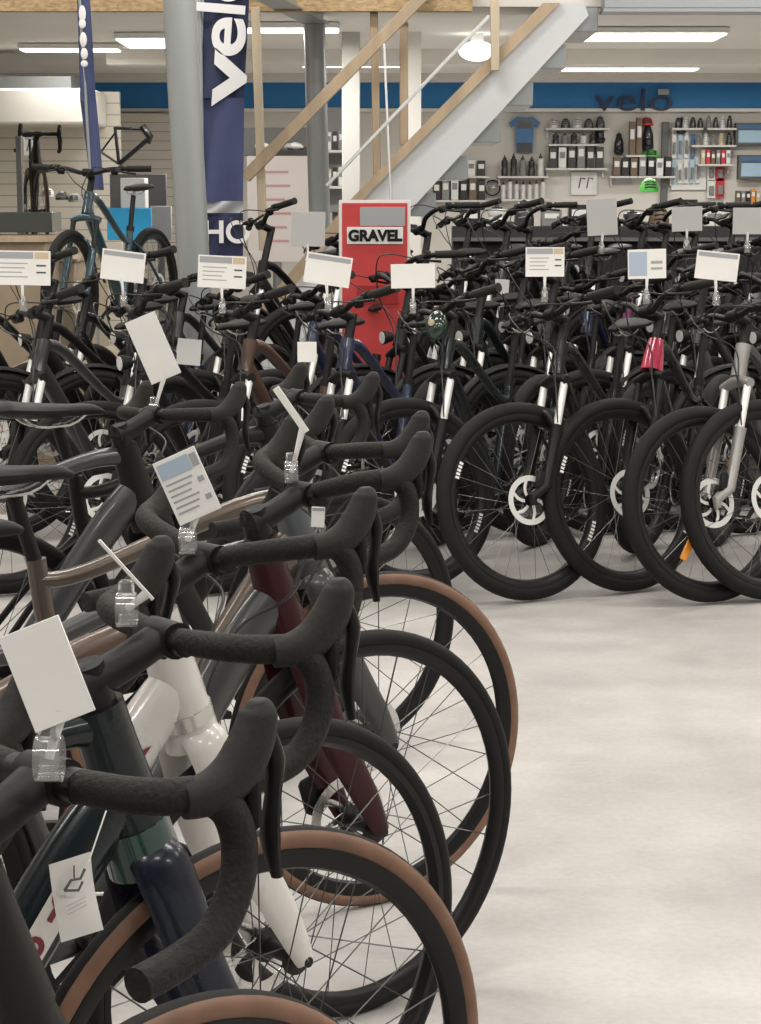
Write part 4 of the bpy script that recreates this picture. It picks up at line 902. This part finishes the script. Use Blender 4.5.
# plinths carrying the raised bikes
def plinth_box(x, y, w, d, h, m, label):
    pl = empty('display_plinth', (x, y, 0)); tag(pl, label, 'plinth'); MB().box((0, 0, (h - .02) / 2), (w, d, h - .02), m, bev=.01).build('body', pl); MB().box((0, 0, h - .01), (w + .04, d + .04, .02), m).build('top_board', pl)
plinth_box(-1.47, 11.3, .95, 1.8, .555, plinth, 'tan plinth under the teal bike')
plinth_box(1.35, 10.95, 4.2, 3.1, .20, darkg, 'long low dark plinth under the third rank of bikes')
plinth_box(-2.75, 16.05, .9, 1.8, 1.0, plinth, 'tall pedestal under the small road bike at the far left')
def grid_in(r, w, h, th):
    for k in range(4): MB().box((0, -th / 2 - .05, h * (.35 + .2 * k)), (w, .12, .02), darkg).build('shelf_board', r)
panel(452, 226, 790, 480, 12.75, mat('gondola_black', (.02, .02, .02), .5), 'display_gondola', 'long black display gondola behind the ranks of bikes', 'display stand', .2, grid_in)
for k in range(11):
    s_ = 12.75 / F; p_ = at(470 + k * 27, 226, 12.75); kd = ['carton', 'bottle', 'helmet', 'carton', 'carton'][k % 5]; m_ = [helm_b, whitep, helm_b, greybox, helm_b, whitep, helm_b, brownb][k % 8]
    tag(item(kd, p_, 20 * s_, (16 + 5 * (k % 3)) * s_, m_), f'{CN[id(m_)]} {kd}, {ORD[k]} from left on top of the black gondola', kd, 'wares on top of the black gondola')
# bare frame hung on the wall
fr = empty('bicycle_frame', (0, 0, 0)); Y_ = 16.4; o0 = at(118, 165, Y_); fr.location = (o0.x, Y_, o0.z); tag(fr, 'bare black bicycle frame hanging on the wall left of the thick column', 'bicycle frame')
def fp(x, y): return at(x, y, Y_) - o0
def ft(pts, name, rr=.014): b = MB(); b.tube([fp(*p) for p in pts], rr, fgloss, 8); b.build(name, fr)
ft([(115, 128), (145, 129)], 'top_tube'); ft([(115, 127), (119, 164)], 'seat_tube'); ft([(119, 164), (147, 140)], 'down_tube', .02); ft([(101, 152), (115, 133)], 'seat_stay', .008); ft([(101, 152), (119, 164)], 'chain_stay', .01); ft([(142, 126), (150, 137), (147, 143)], 'head_tube', .03)
# ------------------------------------------------------------ world, camera
w = bpy.data.worlds.new('daylight'); SC.world = w; w.use_nodes = True; w.node_tree.nodes['Background'].inputs[0].default_value = (1, .98, .95, 1); w.node_tree.nodes['Background'].inputs[1].default_value = .25
cd = bpy.data.cameras.new('camera'); co = bpy.data.objects.new('camera', cd); COL.objects.link(co); SC.camera = co
cd.sensor_fit = 'VERTICAL'; cd.sensor_height = 36; cd.lens = F / 1024 * 36; cd.clip_start = .02
co.location = (0, 0, CAMH); co.rotation_euler = (PI / 2 - PITCH, 0, 0)
SC.view_settings.view_transform = 'Standard'; SC.view_settings.look = 'None'; SC.view_settings.gamma = 1; SC.view_settings.exposure = -.45; SC.view_settings.use_curve_mapping = False
